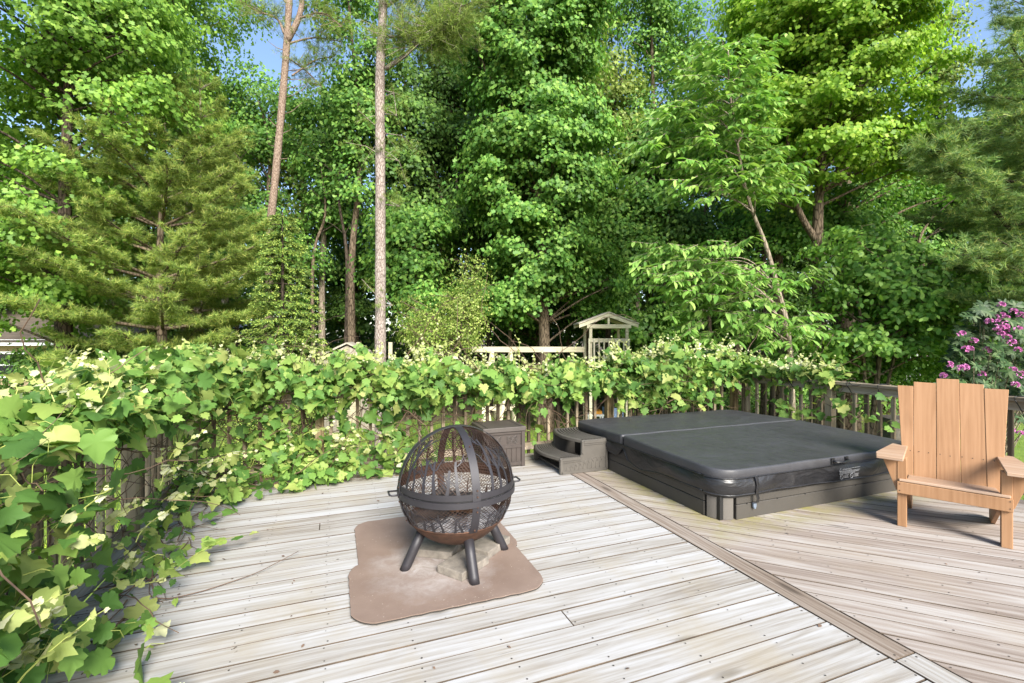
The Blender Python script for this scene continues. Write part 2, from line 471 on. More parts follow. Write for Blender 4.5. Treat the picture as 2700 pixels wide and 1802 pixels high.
class MB:
    def __init__(s):
        s.v, s.f, s.m, s.sm = [], [], [], []

    def add(s, vs, fs, mi=0, smooth=False):
        o = len(s.v)
        s.v += [tuple(p) for p in vs]
        for f in fs:
            s.f.append([i + o for i in f])
            s.m.append(mi)
            s.sm.append(smooth)
        return s

    def box(s, x0, x1, y0, y1, z0, z1, mi=0, mx=None):
        vs = [Vector((x, y, z)) for z in (z0, z1) for y in (y0, y1) for x in (x0, x1)]
        if mx is not None:
            vs = [mx @ p for p in vs]
        fs = [(0, 2, 3, 1), (4, 5, 7, 6), (0, 1, 5, 4), (2, 6, 7, 3), (0, 4, 6, 2), (1, 3, 7, 5)]
        return s.add(vs, fs, mi)

    def prism(s, pts, z0, z1, mi=0, mx=None):
        n = len(pts)
        vs = [Vector((p[0], p[1], z0)) for p in pts] + [Vector((p[0], p[1], z1)) for p in pts]
        if mx is not None:
            vs = [mx @ p for p in vs]
        fs = [tuple(range(n - 1, -1, -1)), tuple(range(n, 2 * n))] + [(i, (i + 1) % n, n + (i + 1) % n, n + i) for i in range(n)]
        return s.add(vs, fs, mi)

    def tube(s, path, r0, r1=None, n=6, mi=0, cap=True, flat=None):
        r1 = r0 if r1 is None else r1
        P = [Vector(p) for p in path]
        k = len(P)
        if k < 2:
            return s
        d0 = (P[1] - P[0]).normalized()
        a = Vector((0, 0, 1)) if abs(d0.z) < 0.9 else Vector((1, 0, 0))
        x = d0.cross(a).normalized()
        vs, fs = [], []
        for i, p in enumerate(P):
            d = (P[min(i + 1, k - 1)] - P[max(i - 1, 0)])
            d = d.normalized() if d.length > 1e-9 else d0
            x = (x - d * x.dot(d))
            x = x.normalized() if x.length > 1e-6 else d.orthogonal().normalized()
            y = d.cross(x)
            r = r0 + (r1 - r0) * i / (k - 1)
            if callable(flat):
                r = flat(i / (k - 1))
            for j in range(n):
                t = 2 * math.pi * j / n
                vs.append(p + x * (r * math.cos(t)) + y * (r * math.sin(t)))
        for i in range(k - 1):
            for j in range(n):
                fs.append((i * n + j, i * n + (j + 1) % n, (i + 1) * n + (j + 1) % n, (i + 1) * n + j))
        s.add(vs, fs, mi, n > 4)
        if cap:
            o = len(s.v) - k * n
            s.f.append([o + j for j in range(n - 1, -1, -1)]); s.m.append(mi); s.sm.append(False)
            s.f.append([o + (k - 1) * n + j for j in range(n)]); s.m.append(mi); s.sm.append(False)
        return s

    def grid(s, rows, mi=0, smooth=True, closed=False):
        k, n = len(rows), len(rows[0])
        vs = [p for r in rows for p in r]
        fs = []
        for i in range(k - 1):
            for j in range(n if closed else n - 1):
                fs.append((i * n + j, i * n + (j + 1) % n, (i + 1) * n + (j + 1) % n, (i + 1) * n + j))
        return s.add(vs, fs, mi, smooth)

    def mesh(s, name, mats):
        me = bpy.data.meshes.new(name)
        me.from_pydata([tuple(p) for p in s.v], [], s.f)
        for mm in (mats if isinstance(mats, (list, tuple)) else [mats]):
            me.materials.append(mm)
        me.polygons.foreach_set('material_index', s.m)
        me.polygons.foreach_set('use_smooth', s.sm)
        me.update()
        return me

    def build(s, name, mats, parent=None, loc=(0, 0, 0), rot=(0, 0, 0)):
        return link(name, s.mesh(name, mats), parent, loc, rot)


def bevel(me, w=0.003, seg=1, ang=30):
    bm = bmesh.new()
    bm.from_mesh(me)
    bmesh.ops.remove_doubles(bm, verts=bm.verts, dist=1e-5)
    es = [e for e in bm.edges if len(e.link_faces) == 2 and e.calc_face_angle(0) > R(ang)]
    try:
        bmesh.ops.bevel(bm, geom=es, offset=w, segments=seg, affect='EDGES', profile=0.6, clamp_overlap=True)
    except Exception:
        pass
    bm.to_mesh(me)
    bm.free()
    return me


def bmesh_box(name, sx, sy, sz, mat_, w=0.003, seg=1, org=(0, 0, 0)):
    mb = MB().box(org[0], org[0] + sx, org[1], org[1] + sy, org[2], org[2] + sz)
    return bevel(mb.mesh(name, mat_), w, seg)


def clip_poly(poly, nx, ny, d):
    """keep nx*x + ny*y <= d"""
    out = []
    for i in range(len(poly)):
        a, b_ = poly[i], poly[(i + 1) % len(poly)]
        da, db = nx * a[0] + ny * a[1] - d, nx * b_[0] + ny * b_[1] - d
        if da <= 0:
            out.append(a)
        if (da < 0) != (db < 0):
            t = da / (da - db)
            out.append((a[0] + (b_[0] - a[0]) * t, a[1] + (b_[1] - a[1]) * t))
    return out


def arr_mesh(name, V, loops, lstart, mats, mi=None, smooth=False):
    """mesh from numpy arrays"""
    me = bpy.data.meshes.new(name)
    V = np.ascontiguousarray(V, dtype=np.float32)
    loops = np.ascontiguousarray(loops, dtype=np.int32)
    lstart = np.ascontiguousarray(lstart, dtype=np.int32)
    me.vertices.add(len(V))
    me.vertices.foreach_set('co', V.ravel())
    me.loops.add(len(loops))
    me.loops.foreach_set('vertex_index', loops)
    me.polygons.add(len(lstart))
    me.polygons.foreach_set('loop_start', lstart)
    for mm in (mats if isinstance(mats, (list, tuple)) else [mats]):
        me.materials.append(mm)
    if mi is not None:
        me.polygons.foreach_set('material_index', np.ascontiguousarray(mi, dtype=np.int32))
    me.update(calc_edges=True)
    return me


def nrm(a):
    return a / np.maximum(np.linalg.norm(a, axis=-1, keepdims=True), 1e-9)


# leaf outlines: x across, y towards the tip, z up from the blade (unit length)
def tmpl(pts, fan=False):
    v = np.array(pts, dtype=float)
    n = len(v)
    if fan:
        f = [[0, i, i + 1] for i in range(1, n - 1)] + [[0, n - 1, 1]]
    else:
        f = [list(range(n))]
    return v, f

KITE = tmpl([(0, 0, 0), (.34, .42, .05), (0, 1, -.04), (-.34, .42, .05)])
OVAL = tmpl([(0, 0, 0), (.26, .35, .04), (.24, .72, .03), (0, 1, -.05), (-.24, .72, .03), (-.26, .35, .04)])
LOBE = tmpl([(0, 0, 0), (.48, .12, .04), (.26, .45, .0), (.44, .70, .03), (0, 1, -.06), (-.44, .70, .03), (-.26, .45, .0), (-.48, .12, .04)])
LANCE = tmpl([(0, 0, 0), (.13, .35, .05), (.11, .7, .0), (0, 1, -.12), (-.11, .7, .0), (-.13, .35, .05)])
TRI = tmpl([(-.5, 0, 0), (.5, 0, 0), (0, 1, 0)])

_g = [(0.0, -0.02, .0), (.14, -.14, .03), (.30, -.13, .05), (.43, .00, .05), (.40, .10, .04), (.54, .20, .05), (.50, .34, .03), (.42, .40, .02),
      (.44, .54, .02), (.30, .62, .0), (.20, .68, .0), (.12, .84, -.03), (0, 1.0, -.08)]
_gl = [(-x, y, z) for (x, y, z) in _g[1:-1]][::-1]
def grape_tmpl(seed):
    rg = random.Random(seed)
    fold, tip, roll = rg.uniform(-.35, .30), rg.uniform(.02, .38), rg.uniform(-.25, .25)
    per = [(x * rg.uniform(.86, 1.12), y * rg.uniform(.93, 1.07), abs(x) * fold + x * roll - tip * max(0, y) ** 2 + rg.uniform(-.045, .045)) for (x, y, z) in _g + _gl]
    return tmpl([(0, .22, -.02)] + per, True)
GRAPE = [grape_tmpl(i) for i in range(9)]


def leaves(P, Nn, T, S, tm, base=0, wid=None):
    """numpy arrays of verts, loops, starts for len(P) copies of a leaf"""
    tv, tf = tm
    Nn = nrm(Nn)
    T = nrm(T - Nn * (T * Nn).sum(-1, keepdims=True))
    B = np.cross(T, Nn)
    S = np.asarray(S)[:, None, None]
    wx = 1.0 if wid is None else wid
    V = P[:, None, :] + S * (tv[None, :, 0:1] * wx * B[:, None, :] + tv[None, :, 1:2] * T[:, None, :] + tv[None, :, 2:3] * Nn[:, None, :])
    k, n = len(tv), len(P)
    off = (np.arange(n) * k + base)[:, None]
    flat = np.concatenate([np.array(f) for f in tf])
    lens = np.array([len(f) for f in tf])
    loops = (off + flat[None, :]).ravel()
    st = np.concatenate([[0], np.cumsum(lens)[:-1]])
    starts = (np.arange(n)[:, None] * len(flat) + st[None, :]).ravel()
    return V.reshape(-1, 3), loops, starts


def leaf_obj(name, P, Nn, T, S, tm, mat_, parent=None, wid=None):
    V, L, St = leaves(P, Nn, T, S, tm, 0, wid)
    return link(name, arr_mesh(name, V, L, St, mat_), parent)


exec_rng = np.random.default_rng(7)

# ================================================================ THE SETTING
ground = MB()
gx = [-160, -60, -30, -15, -6, 0, 6, 15, 30, 60, 160]
gy = [-40, -10, 0, 4, 8, 12, 16, 20, 26, 34, 60, 160]
rows = []
for y in gy:
    rows.append([(x, y, GZ + (0.04 * math.sin(x * .7 + y * .4)) + max(0, y - 34) * 0.02) for x in gx])
ground.grid(rows)
prop(ground.build('ground', M['ground']), 'lawn running back to the leaf litter of the wood', kind='structure')

# grass blades on the strip of lawn seen between the balusters
rg = np.random.default_rng(3)
n = 60000
Y = 5.5 + 11.5 * rg.random(n) ** 1.25
X = (rg.random(n) * 2.3 - 1.12) * Y
X = np.where(rg.random(n) < .1, rg.uniform(4.5, 9, n), X)
P = np.stack([X, Y, np.full(n, GZ - .02)], 1)
q = (X * CU + Y * SU, -X * SU + Y * CU)
ok = ~((q[0] > -1.5) & (q[0] < 6.0) & (q[1] < 5.6))
P = P[ok]
n = len(P)
T = np.stack([rg.normal(0, .35, n), rg.normal(0, .35, n), np.ones(n)], 1)
Nn = np.stack([rg.normal(0, 1, n), rg.normal(0, 1, n), rg.normal(0, .2, n)], 1)
o = leaf_obj('grass', P, Nn, T, rg.uniform(.05, .11, n), TRI, M['grass'], wid=.16)
prop(o, 'short bright grass of the lawn beyond the deck railing', 'grass', kind='stuff')

# ---------------------------------------------------------------- deck
PITCH = 0.1458
TH = 0.036
UL, UB0, UB1, UR = -1.30, 2.392, 2.541, 5.84
V0, V1 = -1.6, 5.47
deck = empty('deck', W(0, 0), DA, 'weathered grey wooden deck, pale boards left and diagonal tan boards right', kind='structure')
nail_pts = []
def darken_sides(me):  # puts the dark edge material on side and bevel faces
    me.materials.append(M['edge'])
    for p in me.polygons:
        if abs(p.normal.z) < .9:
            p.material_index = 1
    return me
lb = {}
def straight_board(x0, x1, w, mat_):
    key = (round(x1 - x0, 3), w, mat_.name)
    if key not in lb:
        lb[key] = darken_sides(bmesh_box('board', x1 - x0, w, TH, mat_, 0.0022, 1, (0, 0, -TH)))
    return lb[key]
rr = random.Random(5)
k = 0
vv = V1
while vv > V0:
    y0 = vv - PITCH + 0.0028
    wid = PITCH - 0.0050
    dz = rr.uniform(-.0016, .0016)
    cuts = [UL, UB0 - .003]
    if k % 4 == 2:
        cuts = [UL, rr.choice([-0.1, 0.3, 0.75, 1.15, 1.6]), UB0 - .003]
    for a, b_ in zip(cuts[:-1], cuts[1:]):
        link('board', straight_board(a + .0015, b_ - .0015, wid, M['deck_pale']), deck, (a + .0015, y0, dz))
    for j in range(10):
        uu = UL + .05 + j * 0.405
        if uu > UB0 - .02:
            uu = UB0 - .025
        for t in (.026, wid - .026):
            nail_pts.append((uu + rr.uniform(-.012, .012), y0 + t + rr.uniform(-.006, .006)))
    vv -= PITCH
    k += 1
for (a, b_, mm) in ((1.368, V1, 'deck_border'), (V0, 1.364, 'deck_pale')):
    bd = darken_sides(bmesh_box('border_board', b_ - a, .1435, TH, M[mm], .0025, 1, (0, 0, -TH)))
    o = link('border_board', bd, deck, (UB1 - .0005, a, 0.001), (0, 0, R(90)))
    for t in (.02, b_ - a - .02):
        for s in (.03, .11):
            nail_pts.append((UB1 - s, a + t))
# diagonal boards of the right side
for k in range(0, 90):
    p0 = 0.4 + k * PITCH
    p1 = p0 + PITCH - 0.0050
    poly = [(-12, p0), (12, p0), (12, p1), (-12, p1)]          # (s, p); s = (-u+v)/r2, p = (u+v)/r2
    q2 = math.sqrt(.5)
    for (nu, nv, d) in ((1, 0, UR), (-1, 0, -(UB1 + .009)), (0, 1, V1), (0, -1, -V0)):
        poly = clip_poly(poly, -nu * q2 + nv * q2, nu * q2 + nv * q2, d)
        if not poly:
            break
    if len(poly) < 3:
        continue
    s0 = sum(q_[0] for q_ in poly) / len(poly)
    me = darken_sides(bevel(MB().prism([(x - s0, y - p0) for x, y in poly], -TH, 0).mesh('board', M['deck_tan']), .0022))
    uo, vo_ = -s0 * q2 + p0 * q2, s0 * q2 + p0 * q2
    link('board', me, deck, (uo, vo_, rr.uniform(-.0012, .0012)), (0, 0, R(135)))
    # the board's local x axis is the direction (-1, 1); its local y axis is (-1,-1): mirror so the polygon fits
    C.objects[-1]
    # nails near the border end and at joists
    smin = min(q_[0] for q_ in poly); smax = max(q_[0] for q_ in poly)
    s = smax - .06
    while s > smin:
        for t in (.026, PITCH - .032):
            su, sv = -s * q2 + (p0 + t) * q2, s * q2 + (p0 + t) * q2
            if UB1 + .02 < su < UR and V0 < sv < V1:
                nail_pts.append((su, sv))
        s -= 0.57
for o in [o for o in deck.children if abs(o.rotation_euler[2] - R(135)) < 1e-4]:
    o.scale = (1, -1, 1)       # local y must run along (+1,+1)
nb = MB()
for (a, b_) in nail_pts:
    r_ = rr.uniform(.0032, .0052)
    nb.add([(a + r_ * math.cos(t), b_ + r_ * 1.0 * math.sin(t), .0025) for t in [i * math.pi / 3 for i in range(6)]], [(0, 1, 2, 3, 4, 5)])
prop(nb.build('nail', M['nail'], deck), kind='stuff')
jm = bmesh_box('joist', 0.04, V1 - V0, .18, M['joist'], .002, 1, (0, 0, 0))
for j in range(18):
    link('joist', jm, deck, (UL + .03 + j * .405, V0, -TH - .181))
fas = bmesh_box('fascia_board', UR - UL, .035, .2, M['joist'], .002)
link('fascia_board', fas, deck, (UL, V1 - .035, -TH - .182))
kb = bmesh_box('kick_board', V1 - V0, .09, .03, M['deck_pale'], .003, 1, (0, 0, 0))
link('kick_board', kb, deck, (UL - .012, V0, -.012), (0, 0, R(90)))

# ================================================================ RAILINGS
bal_me = bmesh_box('baluster', .036, .036, .92, M['rail_z'], .002, 1, (-.018, -.018, -.06))
post_me = bmesh_box('post', .09, .09, 1.10, M['post_z'], .004, 1, (-.045, -.045, -.22))
post_me2 = bmesh_box('post', .09, .09, 1.10, M['rail_z'], .004, 1, (-.045, -.045, -.22))

def railing(name, label, A, B, posts, skip=(), out=1, phase=.07, cap_from=0.0, baluster_from=0.0, pm=None):
    """railing from deck point A to B (u, v); local x runs A -> B, local y is towards the outside * out"""
    d = Vector((B[0] - A[0], B[1] - A[1]))
    L = d.length
    ang = DA + math.atan2(d.y, d.x)
    root = empty(name, W(A[0], A[1]), ang, label, 'railing')
    for p in posts:
        link('post', pm or post_me, root, (p, out * .03, 0))
    x = phase + baluster_from
    while x < L - .03:
        if all(abs(x - p) > .075 for p in posts):
            link('baluster', bal_me, root, (x, out * .075, rr.uniform(-.006, .006)), (0, 0, rr.uniform(-.05, .05)))
        x += .1405
    cap = bmesh_box('top_rail', L - cap_from + .06, .14, .036, M['rail_x'], .005, 2, (cap_from - .03, -.07 + out * .03, .890))
    link('top_rail', cap, root)
    sub = bmesh_box('sub_rail', L - cap_from + .04, .036, .088, M['rail_x'], .003, 1, (cap_from - .02, out * .038 - .018, .8))
    link('sub_rail', sub, root)
    bot = bmesh_box('bottom_rail', L, .036, .085, M['rail_x'], .003, 1, (0, out * .038 - .018, .035))
    link('bottom_rail', bot, root)
    return root

VB = 5.50
rail_back = railing('deck_railing', 'long weathered railing across the back of the deck, buried in grapevine', (-1.36, VB), (5.84, VB),
                    [0.05, 1.22, 3.02, 4.90, 7.16], out=1)
rail_left = railing('deck_railing', 'railing on the left edge of the deck running towards the camera', (-1.36, -1.0), (-1.36, VB - .08),
                    [0.05, 1.9, 3.75, 5.2], out=1, pm=post_me2)
rail_right = railing('deck_railing', 'bare topped railing behind the hot tub and the chair', (5.86, VB - .06), (5.86, -1.0),
                     [0.05, 1.35, 2.92, 4.9], out=1, pm=post_me2)

# black ties and a cable wound on the right railing
cab = MB()
pts = []
for i in range(90):
    x = .35 + i * .055
    t = i * .9
    pts.append((x, .03 + .082 * math.sin(t * .5) , .932 + .006 * math.sin(t) if abs(math.sin(t * .5)) < .95 else .90))
cab.tube(pts, .0035, n=5)
prop(cab.build('cable', M['black'], None, W(5.86, VB - .06), (0, 0, DA - R(90))), 'thin black cable wound along the top of the right railing', 'cable')
tie = MB()
tp = [(0, -.052, .905), (0, -.052, .93), (0, .03, .934), (0, .105, .93), (.01, .108, .89), (.02, .064, .84), (.03, .06, .79), (.02, .012, .80), (.008, -.02, .86), (0, -.05, .9)]
tie.tube(tp, .0045, n=5)
tie.tube([(.03, .0, .80), (.05, -.03, .75)], .003, n=4)
tme = tie.mesh('cable_tie', M['black'])
for i, x in enumerate((.55, .82, 1.12, 1.60, 1.95, 2.42, 2.88, 3.10, 3.42, 3.9)):
    o = link('cable_tie', tme, None, W(5.86, VB - .06 - x), (0, 0, DA - R(90)), (1 if i % 2 else -1, 1, 1))
    prop(o, 'black cable tie looped round the right railing', 'cable tie', 'black ties along the right railing')

# ================================================================ HOT TUB
TU0, TV0 = 2.867, 2.874
TU1, TV1 = 5.40, 5.24
tub = empty('hot_tub', W(TU0, TV0), DA, 'square hot tub sunk in the deck with dark brown siding', 'hot tub')
TW, TD = TU1 - TU0, TV1 - TV0
COR = .17
pl = MB()
# siding planks: two courses per side
for (z0, z1) in ((0.0, .118), (.122, .30)):
    link('siding_plank', bmesh_box('siding_plank', TW - 2 * COR - .01, .03, z1 - z0, M['siding'], .004, 1, (0, 0, z0)), tub, (COR + .005, .0, .0))
    link('siding_plank', bmesh_box('siding_plank', TW - 2 * COR, .03, z1 - z0, M['siding'], .004, 1, (0, 0, z0)), tub, (COR, TD - .03, 0))
    link('siding_plank', bmesh_box('siding_plank', .03, TD - 2 * COR, z1 - z0, M['siding'], .004, 1, (0, 0, z0)), tub, (0, COR, 0))
    link('siding_plank', bmesh_box('siding_plank', .03, TD - 2 * COR, z1 - z0, M['siding'], .004, 1, (0, 0, z0)), tub, (TW - .03, COR, 0))
def corner_panel(cx, cy, a0):
    c = MB()
    n_ = 10
    pts = [(cx + (COR - .002) * math.cos(a0 + R(9) + i * R(72) / n_), cy + (COR - .002) * math.sin(a0 + R(9) + i * R(72) / n_)) for i in range(n_ + 1)]
    pin = [(cx + (COR - .03) * math.cos(a0 + R(9) + i * R(72) / n_), cy + (COR - .03) * math.sin(a0 + R(9) + i * R(72) / n_)) for i in range(n_ + 1)]
    c.grid([[(p[0], p[1], .004) for p in pts], [(p[0], p[1], .218) for p in pts]], 0, True)
    c.grid([[(p[0], p[1], .218) for p in pts], [(p[0], p[1], .218) for p in pin]], 0, False)
    me = c.mesh('corner_panel', M['siding_light'])
    link('corner_panel', me, tub)
    b_ = MB()
    pts = [(cx + (COR - .05) * math.cos(a0 + i * R(90) / n_), cy + (COR - .05) * math.sin(a0 + i * R(90) / n_)) for i in range(n_ + 1)]
    n_ = 10
    b_.prism(pts + [(cx, cy)], 0.0, .31)
    b_.build('corner_post', M['black'], tub)
corner_panel(COR, COR, R(180))
corner_panel(TW - COR, COR, R(270))
corner_panel(COR, TD - COR, R(90))
corner_panel(TW - COR, TD - COR, 0)
MB().box(.035, TW - .035, .035, TD - .035, .004, .33).build('shell', M['black'], tub)
for (x, z) in ((.28, .117), (.62, .119), (.95, .117), (1.6, .118)):
    MB().box(x, x + .012, -.002, .001, z - .004, z + .006).build('screw', M['black'], tub)

# cover
def rrect(x0, x1, y0, y1, rads, n_=9, seg=0.12):
    """outline, counter-clockwise from the lower left; rads for (ll, lr, ur, ul); returns points and outward normals"""
    P, Q = [], []
    cs = [(x0, y0, 180, rads[0], 1, 1), (x1, y0, 270, rads[1], -1, 1), (x1, y1, 0, rads[2], -1, -1), (x0, y1, 90, rads[3], 1, -1)]
    arcs = []
    for (x, y, a, r_, sx, sy) in cs:
        arcs.append([((x + sx * r_ + r_ * math.cos(R(a + i * 90 / n_)), y + sy * r_ + r_ * math.sin(R(a + i * 90 / n_))), (math.cos(R(a + i * 90 / n_)), math.sin(R(a + i * 90 / n_)))) for i in range(n_ + 1)])
    for i in range(4):
        for p, q_ in arcs[i]:
            P.append(p); Q.append(q_)
        e, s_ = arcs[i][-1][0], arcs[(i + 1) % 4][0][0]
        L = math.hypot(s_[0] - e[0], s_[1] - e[1])
        k_ = int(L / seg)
        for j in range(1, k_):
            t = j / k_
            P.append((e[0] + (s_[0] - e[0]) * t, e[1] + (s_[1] - e[1]) * t)); Q.append(arcs[i][-1][1])
    return P, Q

cover = empty('hot_tub_cover', W(TU0, TV0), DA, 'black folding vinyl cover lying over the hot tub', 'cover')
HV = 1.30       # hinge position along v
def slab(name, x0, x1, y0, y1, rads, ztop):
    P, Q = rrect(x0, x1, y0, y1, rads)
    mb = MB()
    rows = []
    for (ins, zf) in ((.03, 0), (.004, .003), (0, .012), (-.002, .05), (0, .084), (.004, .094), (.014, .0990)):
        rows.append([(p[0] - q_[0] * ins, p[1] - q_[1] * ins, .335 + zf * (ztop(p[0], p[1]) / .10) + .002 * math.sin(p[0] * 9 + p[1] * 7)) for p, q_ in zip(P, Q)])
    mb.grid(rows, 0, True, True)
    # top as shrinking loops towards the centre
    cx, cy = (x0 + x1) / 2, (y0 + y1) / 2
    last = rows[-1]
    rr2 = [last]
    for f in (.93, .8, .62, .42, .2, .05):
        lp = []
        for p in last:
            x, y = cx + (p[0] - cx) * f, cy + (p[1] - cy) * f
            lp.append((x, y, .335 + ztop(x, y) * .985 + .004 * math.sin(x * 3.1 + 1) * math.cos(y * 4.2)))
        rr2.append(lp)
    mb.grid(rr2, 0, True, True)
    n_ = len(last)
    o_ = len(mb.v) - n_
    mb.f.append([o_ + i for i in range(n_)]); mb.m.append(0); mb.sm.append(True)
    return mb.build(name, M['vinyl'], cover)
zt = lambda x, y: .082 + .030 * (1 - min(1, abs(y - HV) / 1.3)) 
slab('front_panel', -.03, TW + .03, -.035, HV - .012, (.20, .20, .03, .03), zt)
slab('rear_panel', -.03, TW + .03, HV + .012, TD + .03, (.03, .03, .20, .20), zt)
hg = MB().box(-.018, TW + .018, HV - .03, HV + .03, .40, .425)
hg.build('hinge_strip', M['vinyl'], cover)
# seams
P, Q = rrect(-.03, TW + .03, -.035, TD + .03, (.20, .20, .20, .20), 9, .06)
sm_ = MB()
sm_.tube([(p[0] + q_[0] * .003, p[1] + q_[1] * .003, .345) for p, q_ in zip(P, Q)] + [(P[0][0], P[0][1], .345)], .005, n=5)
sm_.build('piping', M['skirt'], cover)
sk = MB()
P, Q = rrect(-.022, TW + .022, -.028, TD + .022, (.195, .195, .195, .195), 10, .03)
rows = []
NR = 9
def wob(p, t):
    a = p[0] * 5.1 + p[1] * 4.3
    return .010 * math.sin(a) * math.sin(t * 3.1) + .006 * math.sin(a * 2.7 + 1.3 + t * 2)
zb = []
for p, q_ in zip(P, Q):
    low = .205 + .008 * math.sin(p[0] * 3 + p[1] * 5)
    if q_[0] < -.9:            # left side: the flap has pulled up at the hinge and sags in front of it
        g = math.exp(-((p[1] - HV) / .06) ** 2)
        low += .10 * g - .03 * math.exp(-((p[1] - HV + .30) / .16) ** 2) + .03 * math.exp(-((p[1] - HV - .5) / .3) ** 2)
    zb.append(low)
for i in range(NR):
    t = i / (NR - 1)
    rows.append([(p[0] + q_[0] * (-.004 + .016 * math.sin(t * math.pi * .8) + wob(p, t)), p[1] + q_[1] * (-.004 + .016 * math.sin(t * math.pi * .8) + wob(p, t)), .35 + (z_ - .35) * t) for p, q_, z_ in zip(P, Q, zb)])
sk.grid(rows, 0, True, True)
sk.build('skirt', M['skirt'], cover)
bd = MB()
bd.tube([(p[0], p[1], p[2]) for p in rows[-1]] + [rows[-1][0]], .0075, n=6)
bd.build('skirt_bead', M['skirt'], cover)
# under-skirt return
P2, Q2 = rrect(-.006, TW + .006, -.006, TD + .006, (.18, .18, .18, .18), 10, .03)
us = MB()
us.grid([[(p[0], p[1], .32) for p in P2], [(p[0] + q_[0] * .006, p[1] + q_[1] * .006, .235) for p, q_ in zip(P2, Q2)], [(p[0], p[1], .182) for p in P2]], 0, True, True)
us.build('inner_skirt', M['skirt'], cover)
# strap with buckle on the front near the left corner
stp = MB()
def strap(path, w, th, mb, mi=0):
    P_ = [Vector(p) for p in path]
    r0, r1, r2, r3 = [], [], [], []
    for p in P_:
        r0.append((p.x - w / 2, p.y - th, p.z)); r1.append((p.x + w / 2, p.y - th, p.z))
        r2.append((p.x + w / 2, p.y, p.z)); r3.append((p.x - w / 2, p.y, p.z))
    mb.grid([r0, r1, r2, r3, r0], mi, True)
sx = .335
so = MB()
strap([(sx, -.036, .352), (sx, -.052, .33), (sx, -.060, .28), (sx + .002, -.052, .22), (sx + .006, -.048, .205), (sx + .01, -.055, .17), (sx + .01, -.046, .135), (sx + .01, -.02, .118)], .028, .003, so)
so.build('strap', M['skirt'], cover)
bk = MB().box(sx - .006, sx + .026, -.026, -.014, .088, .125).box(sx + .002, sx + .018, -.028, -.012, .078, .09)
bevel(bk.mesh('buckle', M['iron']), .002)
bk.build('buckle', plain('blue_grey_buckle', (0.13, 0.16, 0.20), 0.4), cover)
# carry handle
hd = MB()
hx = 1.33
hd.tube([(hx - .085, -.04, .385), (hx - .08, -.07, .383), (hx, -.078, .372), (hx + .08, -.07, .383), (hx + .085, -.04, .385)], .011, n=8)
hd.box(hx - .11, hx - .07, -.047, -.038, .36, .41).box(hx + .07, hx + .11, -.047, -.038, .36, .41)
hd.build('carry_handle', M['skirt'], cover)
# printed warning on the skirt
lab = empty('warning_print', (1.30, -.066, .315), 0)
lab.parent = cover
def text_part(body, size, x, z, parent, mat_, name='lettering', y=0.0):
    cu = bpy.data.curves.new(name, 'FONT')
    cu.body = body
    cu.size = size
    cu.extrude = .0004
    cu.materials.append(mat_)
    tmp = bpy.data.objects.new(name, cu)
    me = bpy.data.meshes.new_from_object(tmp)
    bpy.data.objects.remove(tmp)
    me.materials.clear(); me.materials.append(mat_)
    o_ = link(name, me, parent)
    o_.location = (x, y, z)
    o_.rotation_euler = (R(90), 0, 0)
    return o_
text_part('WARNING', .026, .03, -.020, lab, M['white_print'])
ln = MB()
ln.tube([(-.004, 0, -.022), (.010, 0, .006), (.024, 0, -.022), (-.004, 0, -.022)], .0018, n=4)
for r_, (a, b_) in enumerate(((.16, .265), (0.0, .265), (0.0, .25), (0.0, .20))):
    z = -.004 - (r_ * .0105 + (.012 if r_ else 0))
    x = a
    while x < b_:
        w_ = rr.uniform(.008, .022)
        ln.box(x, min(b_, x + w_), -.001, .001, z - .0022, z + .0022)
        x += w_ + .004
for cx in (.03, .16):
    ln.tube([(cx + .020 * math.cos(t), 0, -.075 + .020 * math.sin(t)) for t in [i * math.pi / 10 for i in range(21)]], .0022, n=4, cap=False)
    ln.tube([(cx - .012, 0, -.062), (cx + .012, 0, -.088)], .0022, n=4)
    for r_ in range(3):
        ln.box(cx + .032, cx + .032 + rr.uniform(.04, .062), -.001, .001, -.064 - r_ * .011, -.061 - r_ * .011)
ln.build('print_marks', M['white_print'], lab)
lab.rotation_euler = (R(4), 0, 0)

